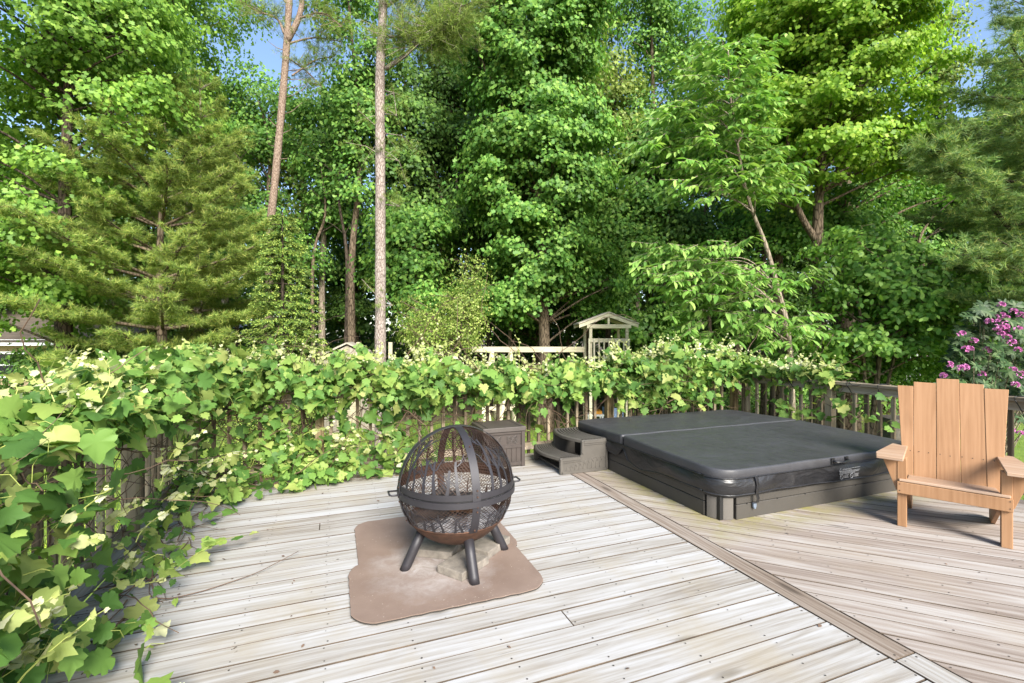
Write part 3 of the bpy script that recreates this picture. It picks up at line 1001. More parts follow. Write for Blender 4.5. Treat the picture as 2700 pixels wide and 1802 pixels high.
# ================================================================ SPA STEPS
SV0, SV1 = 4.476, 5.18
steps = empty('spa_steps', W(2.262, SV0), DA, 'grey plastic two tread steps against the hot tub', 'steps')
SL = SV1 - SV0
prof = [(0, 0), (.592, 0), (.592, .352), (.262, .352), (.258, .19), (.235, .178), (0, .178)]
def side_panel(y0, y1, face):
    mx = Matrix(((1, 0, 0, 0), (0, 0, 1, 0), (0, 1, 0, 0), (0, 0, 0, 1)))
    mb = MB().prism(prof, y0, y1, 0, mx)
    me = mb.mesh('side_panel', M['steps'])
    bm = bmesh.new(); bm.from_mesh(me); bmesh.ops.recalc_face_normals(bm, faces=bm.faces); bm.to_mesh(me); bm.free()
    bevel(me, .010, 3)
    o_ = link('side_panel', me, steps)
    # raised frame
    fr = MB()
    yf = face
    d = .008 if face < .1 else -.008
    def bar(x0, z0, x1, z1, w):
        a, b__ = Vector((x0, 0, z0)), Vector((x1, 0, z1))
        t_ = (b__ - a).normalized(); nn = Vector((-t_.z, 0, t_.x)) * w / 2
        ya, yb = sorted((yf - d, yf + d * .2))
        c4 = [a - nn, b__ - nn, b__ + nn, a + nn]
        fr.add([(q_.x, y_, q_.z) for y_ in (ya, yb) for q_ in c4], [(0, 1, 2, 3), (7, 6, 5, 4), (0, 4, 5, 1), (1, 5, 6, 2), (2, 6, 7, 3), (3, 7, 4, 0)])
    bar(.012, .018, .58, .018, .026)
    bar(.016, .004, .016, .165, .028)
    bar(.575, .02, .575, .34, .026)
    bar(.275, .20, .275, .34, .022)
    bar(.03, .160, .25, .163, .030)
    bar(.03, .128, .26, .131, .006)
    bar(.29, .332, .56, .332, .030)
    bar(.29, .300, .57, .300, .006)
    bar(.24, .168, .275, .21, .02)
    for i in range(9):
        cx = .07 + i * .052
        h = .045 + (.075 if i > 5 else .012 * i)
        fr.tube([(cx + .05 * (1 - math.cos(t)) * .9, yf - d * .15, .04 + h * math.sin(t)) for t in [j * math.pi / 14 for j in range(12)]], .0025, n=5)
    fme = fr.mesh('panel_relief', M['steps'])
    bm = bmesh.new(); bm.from_mesh(fme); bmesh.ops.recalc_face_normals(bm, faces=bm.faces); bm.to_mesh(fme); bm.free()
    link('panel_relief', fme, o_)
side_panel(0, .03, 0)
side_panel(SL - .03, SL, SL)
def tread(name, x0, x1, z):
    mb = MB()
    K = 11
    ny = 18
    rows = []
    def xf(x, s):
        return x - .085 * math.sin(math.pi * s) ** .9
    prof_ = []
    nr = 8
    prof_.append((0.0, -.035)); prof_.append((0.0, -.008)); prof_.append((.01, 0))
    for i in range(nr):
        a = .012 + i * (x1 - x0 - .03) / nr
        w_ = (x1 - x0 - .03) / nr
        prof_ += [(a + w_ * .05, 0.0), (a + w_ * .55, 0.0), (a + w_ * .60, -.014), (a + w_ * .95, -.014)]
    prof_ += [(x1 - x0 - .012, 0), (x1 - x0, -.008), (x1 - x0, -.035)]
    for (dx, dz) in prof_:
        rows.append([(xf(x0 + dx, j / ny), .02 + (SL - .04) * j / ny, z + dz) for j in range(ny + 1)])
    mb.grid(rows, 0, False)
    # underside closes the tread
    mb.grid([rows[-1], rows[0]], 0, False)
    mb.build(name, M['steps'], steps)
tread('tread', .004, .255, .186)
tread('tread', .262, .585, .358)
MB().box(.05, .57, .03, SL - .03, .02, .04).build('base_brace', M['steps'], steps)
MB().box(.545, .585, .03, SL - .03, .0, .33).build('back_panel', M['black'], steps)

# ================================================================ STORAGE BOX
BXW, BXD, BXH = .50, .46, .462
sb = empty('storage_box', W(1.553, 4.945), DA, 'dark brown resin storage box with scrollwork panel beside the railing', 'storage box')
bd_ = MB()
bd_.box(.02, BXW - .02, .02, BXD - .02, .012, .40)
bd_.build('body', M['box'], sb)
for (x, y) in ((.0, .0), (BXW - .045, 0), (0, BXD - .045), (BXW - .045, BXD - .045)):
    link('corner_post', bmesh_box('corner_post', .045, .045, .405, M['box'], .004, 1, (0, 0, 0)), sb, (x, y, 0))
for (z0, z1) in ((.015, .055), (.215, .245), (.375, .405)):
    for y in (.005, BXD - .02):
        link('panel_rail', bmesh_box('panel_rail', BXW - .09, .015, z1 - z0, M['box'], .003, 1, (.045, 0, z0)), sb, (0, y, 0))
    for x in (.005, BXW - .02):
        link('panel_rail', bmesh_box('panel_rail', .015, BXD - .09, z1 - z0, M['box'], .003, 1, (0, .045, z0)), sb, (x, 0, 0))
for i in range(7):
    link('panel_slat', bmesh_box('panel_slat', .054, .007, .162, M['box'], .002, 1, (0, 0, .054)), sb, (.047 + i * .0583, .013, 0))
scr = MB()
def spiral(cx, cz, r_, a0, turns, sx_):
    pts = []
    for i in range(17):
        t = i / 16
        a = a0 + turns * 2 * math.pi * t * sx_
        rad = r_ * (1 - .8 * t)
        pts.append((cx + rad * math.cos(a), .016, cz + rad * math.sin(a)))
    scr.tube(pts, .0032, n=5)
for cx in (.115, .195, .305, .385):
    for (cz, sg) in ((.282, 1), (.338, -1)):
        spiral(cx, cz, .027, R(90) if sg > 0 else R(270), .85, 1 if (cx in (.115, .305)) == (sg > 0) else -1)
for cx in (.155, .345):
    scr.tube([(cx + .058 * math.cos(t), .016, .31 + .045 * math.sin(t) * abs(math.cos(t * 1.0)) ** .2) for t in [i * math.pi / 12 for i in range(25)]], .0035, n=5, cap=False)
    scr.tube([(cx - .05, .016, .265), (cx, .016, .31), (cx + .05, .016, .355)], .003, n=5)
    scr.tube([(cx + .05, .016, .265), (cx, .016, .31), (cx - .05, .016, .355)], .003, n=5)
scr.build('scrollwork', M['box_lid'], sb)
lid = bmesh_box('lid', BXW + .012, BXD + .015, .05, M['box_lid'], .005, 2, (-.006, -.01, .408))
lo = link('lid', lid, sb)
lr = MB().box(BXW - .055, BXW - .047, .0, BXD, .4575, .4605).box(.047, .055, 0, BXD, .4575, .4605)
lr.build('lid_groove', M['black'], lo)

# ================================================================ FIRE PIT
PC = Vector((-.364, 3.069, 0.012))
PR, PZ = .372, .505
A0 = math.atan2(2.77 - 3.069, -.225 + .364)
pit = empty('fire_pit', PC, 0, 'ball shaped steel fire pit with mesh screen and cut out tree branches', 'fire pit')
def sph(r_, az, el):
    return Vector((r_ * math.cos(el) * math.cos(az), r_ * math.cos(el) * math.sin(az), PZ + r_ * math.sin(el)))
bw = MB()
rows = []
for (r_, els) in ((PR, [-90 + i * 4.75 for i in range(13)]), (PR - .004, [-33 - i * 4.75 for i in range(13)])):
    for e in els:
        e = max(e, -89.5)
        rows.append([sph(r_, 2 * math.pi * j / 48, R(e)) for j in range(48)])
bw.grid(rows, 0, True, True)
bw.build('bowl', M['rust'], pit)
rim = MB()
rim.tube([sph(PR, 2 * math.pi * j / 48, R(-33)) for j in range(49)], .005, n=6, cap=False)
rim.build('bowl_rim', M['rust'], pit)
def band(name, rin, rout, z0, z1, parent, mats):
    mb = MB()
    n_ = 72
    def ring(r_, z):
        return [(r_ * math.cos(2 * math.pi * j / n_), r_ * math.sin(2 * math.pi * j / n_), z) for j in range(n_)]
    mb.grid([ring(rin, z1), ring(rout, z1), ], 0, False, True)
    mb.grid([ring(rout, z1), ring(rout, z0)], 0, True, True)
    mb.grid([ring(rout, z0), ring(rin, z0)], 0, False, True)
    mb.grid([ring(rin, z0), ring(rin, z1)], 1, True, True)
    me = mb.mesh(name, mats)
    return link(name, me, parent)
IR = [M['iron'], M['rust']]
band('lid_ring', PR - .003, PR + .003, PZ + .006, PZ + .042, pit, IR)
band('bowl_ring', PR - .001, PR + .010, PZ - .038, PZ - .002, pit, IR)
band('lid_ring_flange', PR - .01, PR - .002, PZ - .002, PZ + .006, pit, [M['black'], M['rust']])
def meridian(name, az, e0, e1, w, parent, r_=PR + .001, th=.004):
    mb = MB()
    n_ = 26
    c = Vector((math.cos(az), math.sin(az), 0)); t_ = Vector((-math.sin(az), math.cos(az), 0))
    rows = [[], [], [], []]
    for i in range(n_ + 1):
        e = R(e0 + (e1 - e0) * i / n_)
        for k_, (rr_, s_) in enumerate(((r_ + th, -1), (r_ + th, 1), (r_, 1), (r_, -1))):
            p = c * (rr_ * math.cos(e)) + Vector((0, 0, PZ + rr_ * math.sin(e))) + t_ * (s_ * w / 2)
            rows[k_].append(p)
    mb.grid([rows[0], rows[1]], 0, True)
    mb.grid([rows[1], rows[2]], 0, False)
    mb.grid([rows[2], rows[3]], 1, True)
    mb.grid([rows[3], rows[0]], 0, False)
    return mb.build(name, IR, parent)
for k in range(2):
    meridian('lid_strap', A0 + k * math.pi / 2, 0, 180, .050, pit, PR + .001 + .004 * k)
for k in range(4):
    meridian('bowl_strap', A0 + k * math.pi / 2, -34, 0, .050, pit)
rv = MB()
for k in range(4):
    az = A0 + k * math.pi / 2
    for e in (3.5, 9, 50, -5.5, -10, -30):
        for s_ in ((0,) if e in (50, 9, -10) else (.0,)):
            p = sph(PR + .010, az + .012, R(e))
            q_ = sph(PR + .013, az + .012, R(e))
            rv.tube([p - (q_ - p) * 2, q_], .0055, .0042, n=7)
rv.build('rivet', M['rust'], pit)
# wire mesh in the four gores above and below the equator
def gore(name, kk, lo, hi):
    mb = MB()
    azc = A0 + math.pi / 4 + kk * math.pi / 2
    elc = (lo + hi) / 2 * .8
    rad = PR - .004
    nC = np.array([math.cos(elc) * math.cos(azc), math.cos(elc) * math.sin(azc), math.sin(elc)])
    t1 = np.array([-math.sin(azc), math.cos(azc), 0.0])
    t2 = np.cross(nC, t1)
    sp_ = .0155
    for sg in (1, -1):
        pn = nrm(t1 + sg * 1.0 * t2 * 1.25)
        a_ = nrm(np.cross(pn, nC)); b2 = np.cross(pn, a_)
        d = -rad
        while d < rad:
            d += sp_
            rc = rad * rad - d * d
            if rc <= 0:
                continue
            rc = math.sqrt(rc)
            run = []
            K = max(12, int(rc * 2 * math.pi / .032))
            for i in range(K + 1):
                t = 2 * math.pi * i / K
                p = pn * d + rc * (math.cos(t) * a_ + math.sin(t) * b2)
                el = math.asin(max(-1, min(1, p[2] / rad)))
                da = (math.atan2(p[1], p[0]) - azc + math.pi) % (2 * math.pi) - math.pi
                ok_ = lo <= el <= hi and abs(da) < math.pi / 4
                if ok_:
                    run.append((p[0], p[1], p[2] + PZ))
                if (not ok_ or i == K) and run:
                    if len(run) > 1:
                        mb.tube(run, .0015, n=3, cap=False)
                    run = []
    o_ = mb.build(name, M['wire'], pit)
    prop(o_, kind='stuff')
for k in range(4):
    gore('screen_mesh', k, R(5), R(88))
    gore('bowl_mesh', k, R(-34), R(-4))
# tree branch cut-outs
rb = random.Random(11)
def branch(mb, az, e0, e1, w, lean, depth=0, sgn=1):
    pts = []
    n_ = 7
    a = az
    for i in range(n_ + 1):
        t = i / n_
        e = e0 + (e1 - e0) * t
        a += lean / n_ + rb.uniform(-.012, .012) / max(.25, math.cos(e))
        pts.append((a, e))
    # flat ribbon hugging the sphere
    L_, R_ = [], []
    for i, (a_, e) in enumerate(pts):
        ww = w * (1 - .45 * i / n_) * rb.uniform(.85, 1.15) / 2 / max(.12, math.cos(e)) / PR
        L_.append((a_ - ww, e)); R_.append((a_ + ww, e))
    ro = PR + .0015
    mb.grid([[sph(ro, *p) for p in L_], [sph(ro, *p) for p in R_]], 0, False)
    mb.grid([[sph(ro - .003, *p) for p in R_], [sph(ro - .003, *p) for p in L_]], 1, False)
    mb.grid([[sph(ro, *p) for p in R_], [sph(ro - .003, *p) for p in R_]], 0, False)
    mb.grid([[sph(ro - .003, *p) for p in L_], [sph(ro, *p) for p in L_]], 0, False)
    if depth < 2:
        for _ in range(3 if depth == 0 else 2):
            i = rb.randint(2, n_ - 1)
            a_, e = pts[i]
            s_ = rb.choice((-1, 1))
            ln_ = (e1 - e0) * rb.uniform(.22, .4) if abs(e1 - e0) > .3 else (e1 - e0) * .4
            branch(mb, a_, e, e + ln_ * (1 if e1 > e0 else 1), w * .42, s_ * rb.uniform(.06, .16) / max(.3, math.cos(e)), depth + 1)
for k in range(4):
    tb = MB()
    for j, f in enumerate((-.62, -.36, -.1, .14, .40, .64)):
        az = A0 + math.pi / 4 + k * math.pi / 2 + f * math.pi / 4
        top = R(rb.choice((28, 42, 52, 58, 36, 48)))
        branch(tb, az, R(5), top, rb.choice((.020, .016, .022)), rb.uniform(-.06, .06))
    tb.build('branch_cutout', IR, pit)
    tb = MB()
    for j, f in enumerate((-.7, -.45, -.2, .05, .3, .55, .75)):
        az = A0 + math.pi / 4 + k * math.pi / 2 + f * math.pi / 4
        branch(tb, az, R(-34), R(rb.choice((-16, -12, -20, -10))), rb.choice((.016, .02, .013)), rb.uniform(-.04, .04))
    tb.build('branch_cutout', IR, pit)
# legs
for k in range(4):
    az = A0 + k * math.pi / 2
    foot = Vector((.343 * math.cos(az), .343 * math.sin(az), .0))
    top = sph(PR - .01, az, R(-50))
    lg = MB()
    d = (top - foot).normalized()
    pts = [foot + Vector((0, 0, .0)), foot + d * .04, foot + d * .15, top + d * .01]
    lg.tube(pts, .031, .031, n=20)
    # cut the foot level with the ground
    lg.v = [(p[0], p[1], max(p[2], .0)) for p in lg.v]
    lg.build('leg', M['iron'], pit)
# handles
for az, s_ in ((R(180) + DA, 1), (DA, 1)):
    hm = MB()
    c = Vector((math.cos(az), math.sin(az), 0)); t_ = Vector((-math.sin(az), math.cos(az), 0))
    base_ = c * PR
    pts = []
    for (o_, s2, dz) in ((.0, -.045, -.005), (.05, -.045, -.004), (.062, -.035, 0), (.062, .035, 0), (.05, .045, -.004), (.0, .045, -.005)):
        pts.append(base_ + c * o_ + t_ * s2 + Vector((0, 0, PZ - .015 + dz)))
    hm.tube(pts, .006, n=8)
    hm.build('handle', M['iron'], pit)
# ash and charred logs
asb = MB()
rows = []
for i in range(9):
    r_ = .292 * i / 8
    rows.append([(r_ * math.cos(2 * math.pi * j / 36), r_ * math.sin(2 * math.pi * j / 36), PZ - .222 + .03 * (1 - i / 8) + .012 * math.sin(j * 1.3 + i) * math.sin(i * 1.1)) for j in range(36)])
asb.grid(rows, 0, True, True)
prop(asb.build('ash_bed', M['ash'], None, PC), 'bed of grey ash in the bottom of the fire pit', 'ash')
for i, (x, y, a, L, r_, mt, tl, lb_) in enumerate(((-.10, -.08, 20, .34, .042, 'char', .10, 'charred log at the left front of the fire pit bowl'),
                                    (.10, .02, 75, .30, .038, 'char', -.08, 'charred log lying towards the back right of the fire pit'),
                                    (-.02, .10, -30, .36, .045, 'char', .12, 'thick charred log lying at the back of the fire pit'),
                                    (.05, -.12, -15, .16, .030, 'char_brown', .05, 'short half burnt brown log near the front of the fire pit'),
                                    (-.16, .05, 60, .22, .03, 'char', .2, 'short charred stick propped at the left of the fire pit'))):
    lgm = MB()
    d = Vector((math.cos(R(a)), math.sin(R(a)), tl))
    pts = [Vector((x, y, PZ - .155 + .012 * i)) + d * (L * (t - .5)) + Vector((rb.uniform(-.008, .008), rb.uniform(-.008, .008), 0)) for t in [j / 6 for j in range(7)]]
    prof_r = [rb.uniform(.8, 1.15) * r_ for _ in range(7)]
    lgm.tube(pts, r_, n=9, flat=lambda t, pr=prof_r: pr[min(6, int(t * 6 + .5))])
    prop(lgm.build('log', M[mt], None, PC), lb_, 'log')

# mats
def roundmat(name, u0, u1, v0, v1, rad, z, label):
    P_, Q_ = rrect(u0, u1, v0, v1, (rad,) * 4, 8, .05)
    P_ = [(p[0] + .003 * math.sin(p[1] * 60), p[1] + .003 * math.sin(p[0] * 55)) for p in P_]
    mb = MB()
    n_ = len(P_)
    mb.grid([[(p[0], p[1], z) for p in P_], [(p[0], p[1], z + .007) for p in P_]], 1, True, True)
    mb.grid([[(p[0], p[1], z + .007) for p in P_], [(p[0] - q_[0] * .004, p[1] - q_[1] * .004, z + .0095) for p, q_ in zip(P_, Q_)]], 0, True, True)
    o_ = len(mb.v) - n_
    mb.f.append([o_ + i for i in range(n_)]); mb.m.append(0); mb.sm.append(False)
    return prop(mb.build(name, [M['firemat'], M['mat_edge']], None, W(0, 0), (0, 0, DA)), label, 'mat')
roundmat('fire_mat', .15, 1.235, 3.02, 3.885, .13, .0015, 'rear of two overlapping brown mats beneath the fire pit')
roundmat('fire_mat', .085, 1.19, 2.465, 3.17, .15, .0035 + .0085, 'front brown mat beneath the fire pit, lapping over the other')
# pavers
def paver(x, y, a, z, label, sx_=.30, sy_=.15, h_=.05):
    me = bmesh_box('paver', sx_, sy_, h_, M['paver'], .006, 2, (-sx_ / 2, -sy_ / 2, 0))
    prop(link('paver', me, None, (x, y, z), (0, 0, R(a))), label, 'paver')
paver(-.305, 2.94, -25 + 90 - 8, .0216, 'concrete paver closest to the front leg of the fire pit', .27, .20)
paver(-.52, 3.17, -12, .0216, 'concrete paver at the left under the fire pit bowl', .30, .20)
paver(-.165, 3.22, 60, .0216, 'concrete paver at the right under the fire pit bowl', .28, .19)

# ================================================================ CHAIR
CA = math.atan2(-.670, .742)
chair = empty('garden_chair', (3.249, 3.45, 0), CA, 'orange tan wooden garden chair with tall fanned back boards', 'chair')
for s_ in (-1, 1):
    link('front_leg', bmesh_box('front_leg', .058, .032, .53, M['chair'], .003, 1, (-.029, .0, 0)), chair, (s_ * .282, 0, 0))
    link('leg_batten', bmesh_box('leg_batten', .026, .07, .525, M['chair'], .003, 1, (-.013, .032, 0)), chair, (s_ * .268, .001, 0))
    # sloping side stringer down to the rear foot
    mx = Matrix(((0, 0, 1, 0), (1, 0, 0, 0), (0, 1, 0, 0), (0, 0, 0, 1)))
    sp_ = MB().prism([(.034, .35), (.034, .25), (.56, .0), (.70, .0), (.72, .06), (.42, .31)], s_ * .25 - .013, s_ * .25 + .013, 0, mx)
    me = sp_.mesh('stringer', M['chair'])
    link('stringer', bevel(me, .002), chair)
    # arm bracket
    mx2 = Matrix(((1, 0, 0, 0), (0, 0, 1, 0), (0, 1, 0, 0), (0, 0, 0, 1)))
    br = MB().prism([(s_ * .311, .53), (s_ * .405, .53), (s_ * .318, .28), (s_ * .311, .28)], .005, .030, 0, mx2)
    me = br.mesh('arm_bracket', M['chair'])
    bm = bmesh.new(); bm.from_mesh(me); bmesh.ops.recalc_face_normals(bm, faces=bm.faces); bm.to_mesh(me); bm.free()
    link('arm_bracket', bevel(me, .002), chair)
    ap = [(s_ * .270, -.125), (s_ * .432, -.118), (s_ * .445, .02), (s_ * .36, .53), (s_ * .262, .56)]
    am = MB().prism(ap if s_ > 0 else ap[::-1], .532, .555)
    me = am.mesh('arm', M['chair_top'])
    bm = bmesh.new(); bm.from_mesh(me); bmesh.ops.recalc_face_normals(bm, faces=bm.faces); bm.to_mesh(me); bm.free()
    link('arm', bevel(me, .003), chair)
link('apron', bmesh_box('apron', .622, .022, .09, M['chair_top' if 0 else 'chair'], .003, 1, (-.311, -.0225, .262)), chair)
link('rear_cross_board', bmesh_box('rear_cross_board', .47, .022, .11, M['chair'], .003, 1, (-.235, .40, .165)), chair)
for i in range(5):
    y0 = -.022 + i * .088
    z0 = .356 - i * .011
    o_ = link('seat_slat', bmesh_box('seat_slat', .60 if i == 0 else .51, .085, .02, M['chair_top'], .004, 1, (-.30 if i == 0 else -.255, 0, 0)), chair, (0, y0, z0), (R(-7), 0, 0))
bx = [(-.286, -.224, -.3355, -.229, 1.055), (-.223, -.082, -.228, -.084, 1.088), (-.081, .062, -.083, .057, 1.128), (.063, .207, .058, .200, 1.096), (.208, .285, .201, .338, 1.066)]
lean = math.atan2(.20, .80)
for i, (a0_, a1_, b0, b1, zt_) in enumerate(bx):
    L = (zt_ - .27) / math.cos(lean)
    g_ = .0004
    mb = MB()
    mb.add([(a0_ + g_, 0, 0), (a1_ - g_, 0, 0), (b1 - g_, 0, L), (b0 + g_, 0, L + (.004 if i % 2 else 0)), (a0_ + g_, .021, 0), (a1_ - g_, .021, 0), (b1 - g_, .021, L), (b0 + g_, .021, L + (.004 if i % 2 else 0))],
           [(0, 1, 2, 3), (7, 6, 5, 4), (0, 4, 5, 1), (1, 5, 6, 2), (2, 6, 7, 3), (3, 7, 4, 0)])
    me = bevel(mb.mesh('back_board', M['chair']), .0025)
    link('back_board', me, chair, (0, .375 + (.003 if i % 2 else 0), .27), (-lean, 0, 0))
link('back_rail', bmesh_box('back_rail', .62, .025, .07, M['chair'], .003, 1, (-.31, 0, 0)), chair, (0, .375 + .075 + .026, .49), (-lean, 0, 0))
link('back_rail', bmesh_box('back_rail', .60, .025, .07, M['chair'], .003, 1, (-.30, 0, 0)), chair, (0, .375 + .160 + .028, .86), (-lean, 0, 0))
sc_ = MB()
for (x, z) in ((-.27, .52), (-.245, .52), (-.19, .52), (-.13, .52), (-.06, .52), (.0, .515), (.07, .52), (.13, .52), (.19, .52), (.25, .52)):
    yy = .375 + (z - .27) * math.tan(lean) - .001
    sc_.add([(x + .004 * math.cos(t), yy, z + .004 * math.sin(t)) for t in [i * math.pi / 3 for i in range(6)]], [(0, 1, 2, 3, 4, 5)])
for (x, z) in ((-.295, .285), (-.295, .335), (.295, .285), (.295, .335)):
    sc_.add([(x + .004 * math.cos(t), -.0245, z + .004 * math.sin(t)) for t in [i * math.pi / 3 for i in range(6)]], [(0, 1, 2, 3, 4, 5)])
prop(sc_.build('screw', M['nail'], chair), kind='stuff')
# ================================================================ TREES
def spline(P, k=6):
    """Catmull-Rom through points"""
    P = [Vector(p) for p in P]
    if len(P) < 3:
        return P
    Q = [P[0] * 2 - P[1]] + P + [P[-1] * 2 - P[-2]]
    out = []
    for i in range(1, len(Q) - 2):
        a, b_, c, d = Q[i - 1:i + 3]
        for j in range(k):
            t = j / k
            out.append(.5 * ((2 * b_) + (c - a) * t + (2 * a - 5 * b_ + 4 * c - d) * t * t + (3 * b_ - a - 3 * c + d) * t ** 3))
    out.append(P[-1])
    return out


def clump_leaves(rg, cen, rad, per, flat, droop, axis, up=.65, outw=.75, rnd=.75, shell=.0):
    n = len(cen)
    idx = np.repeat(np.arange(n), per)
    an = rg.uniform(.65, 1.45, (n, 3)); an[:, 2] = rg.uniform(.7, 1.3, n)
    off = np.clip(rg.normal(0, .50, (len(idx), 3)), -1.35, 1.35) * rad[idx][:, None] * an[idx]
    off[:, 2] *= flat
    h = np.hypot(off[:, 0], off[:, 1])
    off[:, 2] -= droop * h * h / np.maximum(rad[idx], .1)
    P = cen[idx] + off
    out = P - np.stack([np.full(len(P), axis[0]), np.full(len(P), axis[1]), P[:, 2]], 1)
    Nn = up * np.array([0, 0, 1.0]) + outw * nrm(out) + .35 * nrm(off) + rnd * rg.normal(0, 1, P.shape) * .6
    T = nrm(out) * .5 + rg.normal(0, 1, P.shape) * .7 - np.array([0, 0, .35])
    return P, Nn, T


def tree(name, label, base, trunk, envelope, nclump, per, lsize, leaf, tm=KITE, bark='bark', cat='tree', group=None,
         seed=1, crad=(.35, .6), flat=.42, droop=.25, tr=.12, nlimb=40, forks=(), up=.42, trunk_top=.25, wid=None, extra=None, rise=.5):
    """trunk: list of points; envelope: list of (x, y, z, rx, ry, rz, weight) blobs which together shape the crown"""
    rg = np.random.default_rng(seed)
    rnd_ = random.Random(seed)
    root = empty(name, base, 0, label, cat, group)
    B = Vector(base)
    env = np.array(envelope, dtype=float)
    w = env[:, 6] * env[:, 3] * env[:, 5]
    w = w / w.sum()
    pick = rg.choice(len(env), nclump, p=w)
    e = env[pick]
    d = nrm(rg.normal(0, 1, (nclump, 3)))
    r = rg.random(nclump) ** (1 / 3.6)
    cen = e[:, 0:3] + d * r[:, None] * e[:, 3:6]
    if extra is not None:
        cen = np.concatenate([cen, np.array(extra, dtype=float)])
    nclump = len(cen)
    rad = rg.uniform(crad[0], crad[1], nclump)
    perv = np.maximum(3, (per * (rad / np.mean(crad)) ** 2).astype(int))
    P, Nn, T = clump_leaves(rg, cen, rad, perv, flat, droop, (trunk[len(trunk) // 2][0], trunk[len(trunk) // 2][1]), up)
    bl = np.array(B)
    S = rg.uniform(.7, 1.25, len(P)) * lsize
    leaf_obj('crown', P - bl, Nn, T, S, tm, M[leaf], root, wid)
    path = spline(trunk, 7)
    tb = MB()
    L = len(path)
    tb.tube([p - B for p in path], tr, n=12, flat=lambda t: tr * (1 - (1 - trunk_top) * t) * (1 + .45 * max(0, 1 - t * 14)) * (1 + .04 * math.sin(t * 40)))
    tb.build('trunk', M[bark], root)
    lim = MB()
    for (fp, fr) in forks:
        MB().tube([p - B for p in spline(fp, 6)], fr, fr * .3, n=8).build('limb', M[bark], root)
    order = rg.permutation(nclump)[:nlimb]
    allp = [(p, tr * (1 - (1 - trunk_top) * i / L)) for i, p in enumerate(path)]
    for (fp, fr) in forks:
        pf = spline(fp, 6)
        allp += [(p, fr * (1 - .7 * i / len(pf))) for i, p in enumerate(pf)]
    for i in order:
        c = Vector(cen[i])
        best, bd_ = None, 1e9
        for (p, r_) in allp:
            hd = math.hypot(p.x - c.x, p.y - c.y)
            want = c.z - rise * hd
            dd = abs(p.z - want) + .35 * hd
            if dd < bd_:
                bd_, best = dd, (p, r_)
        p, r_ = best
        L_ = (c - p).length
        mid = p.lerp(c, .5) + Vector((rnd_.uniform(-.1, .1), rnd_.uniform(-.1, .1), rnd_.uniform(-.02, .12))) * L_
        r0 = min(r_ * .55, .012 + .012 * L_)
        lim.tube([q - B for q in spline([p, mid, c], 4)], r0, .005, n=5, cap=False)
        for _ in range(2):
            t_ = c + Vector((rnd_.gauss(0, 1), rnd_.gauss(0, 1), rnd_.gauss(0, .4))) * float(rad[i]) * .6
            lim.tube([c.lerp(p, .25) - B, (c.lerp(t_, .5) + Vector((0, 0, .03))) - B, t_ - B], .006, .003, n=4, cap=False)
    lim.build('branches', M[bark], root)['kind'] = 'stuff'
    return root


def blobs(px, Z, items):
    """crown shape in photograph columns/rows at depth Z: (px, py, half width px, half height px, depth m, weight)"""
    out = []
    for (x, y, hx, hy, dz, w_) in items:
        out.append((AT(x, Z), Z + (dz if False else 0), ZAT(y, Z), hx / F * Z, dz, hy / F * Z, w_))
    return out


def col(px, Z, *pts):
    """trunk line from ground up through photograph points (px, py[, dz])"""
    r_ = [Vector((AT(px, Z), Z, GZ - .05))]
    for p in pts:
        dz = p[2] if len(p) > 2 else 0
        r_.append(Vector((AT(p[0], Z + dz), Z + dz, ZAT(p[1], Z + dz))))
    return r_


def base_of(px, Z):
    return (AT(px, Z), Z, GZ)

# --- big maple at the far left
Z = 9.6
tree('maple_tree', 'bright green maple filling the far left edge, trunk partly hidden by the pine', base_of(168, Z), col(168, Z, (168, 800), (172, 500), (180, 200), (175, -250)),
     blobs(0, Z, [(120, 40, 260, 210, 2.4, 1.1), (60, 560, 250, 190, 2.2, 1.2), (330, 70, 120, 130, 1.5, .8), (60, 300, 190, 70, 2.0, .7), (100, -250, 280, 200, 2.5, .5), (40, 790, 210, 90, 1.5, .7), (380, 300, 80, 90, 1.2, .5)]),
     300, 190, .085, 'maple', LOBE, 'bark_dark', seed=21, crad=(.32, .62), tr=.17, nlimb=90)
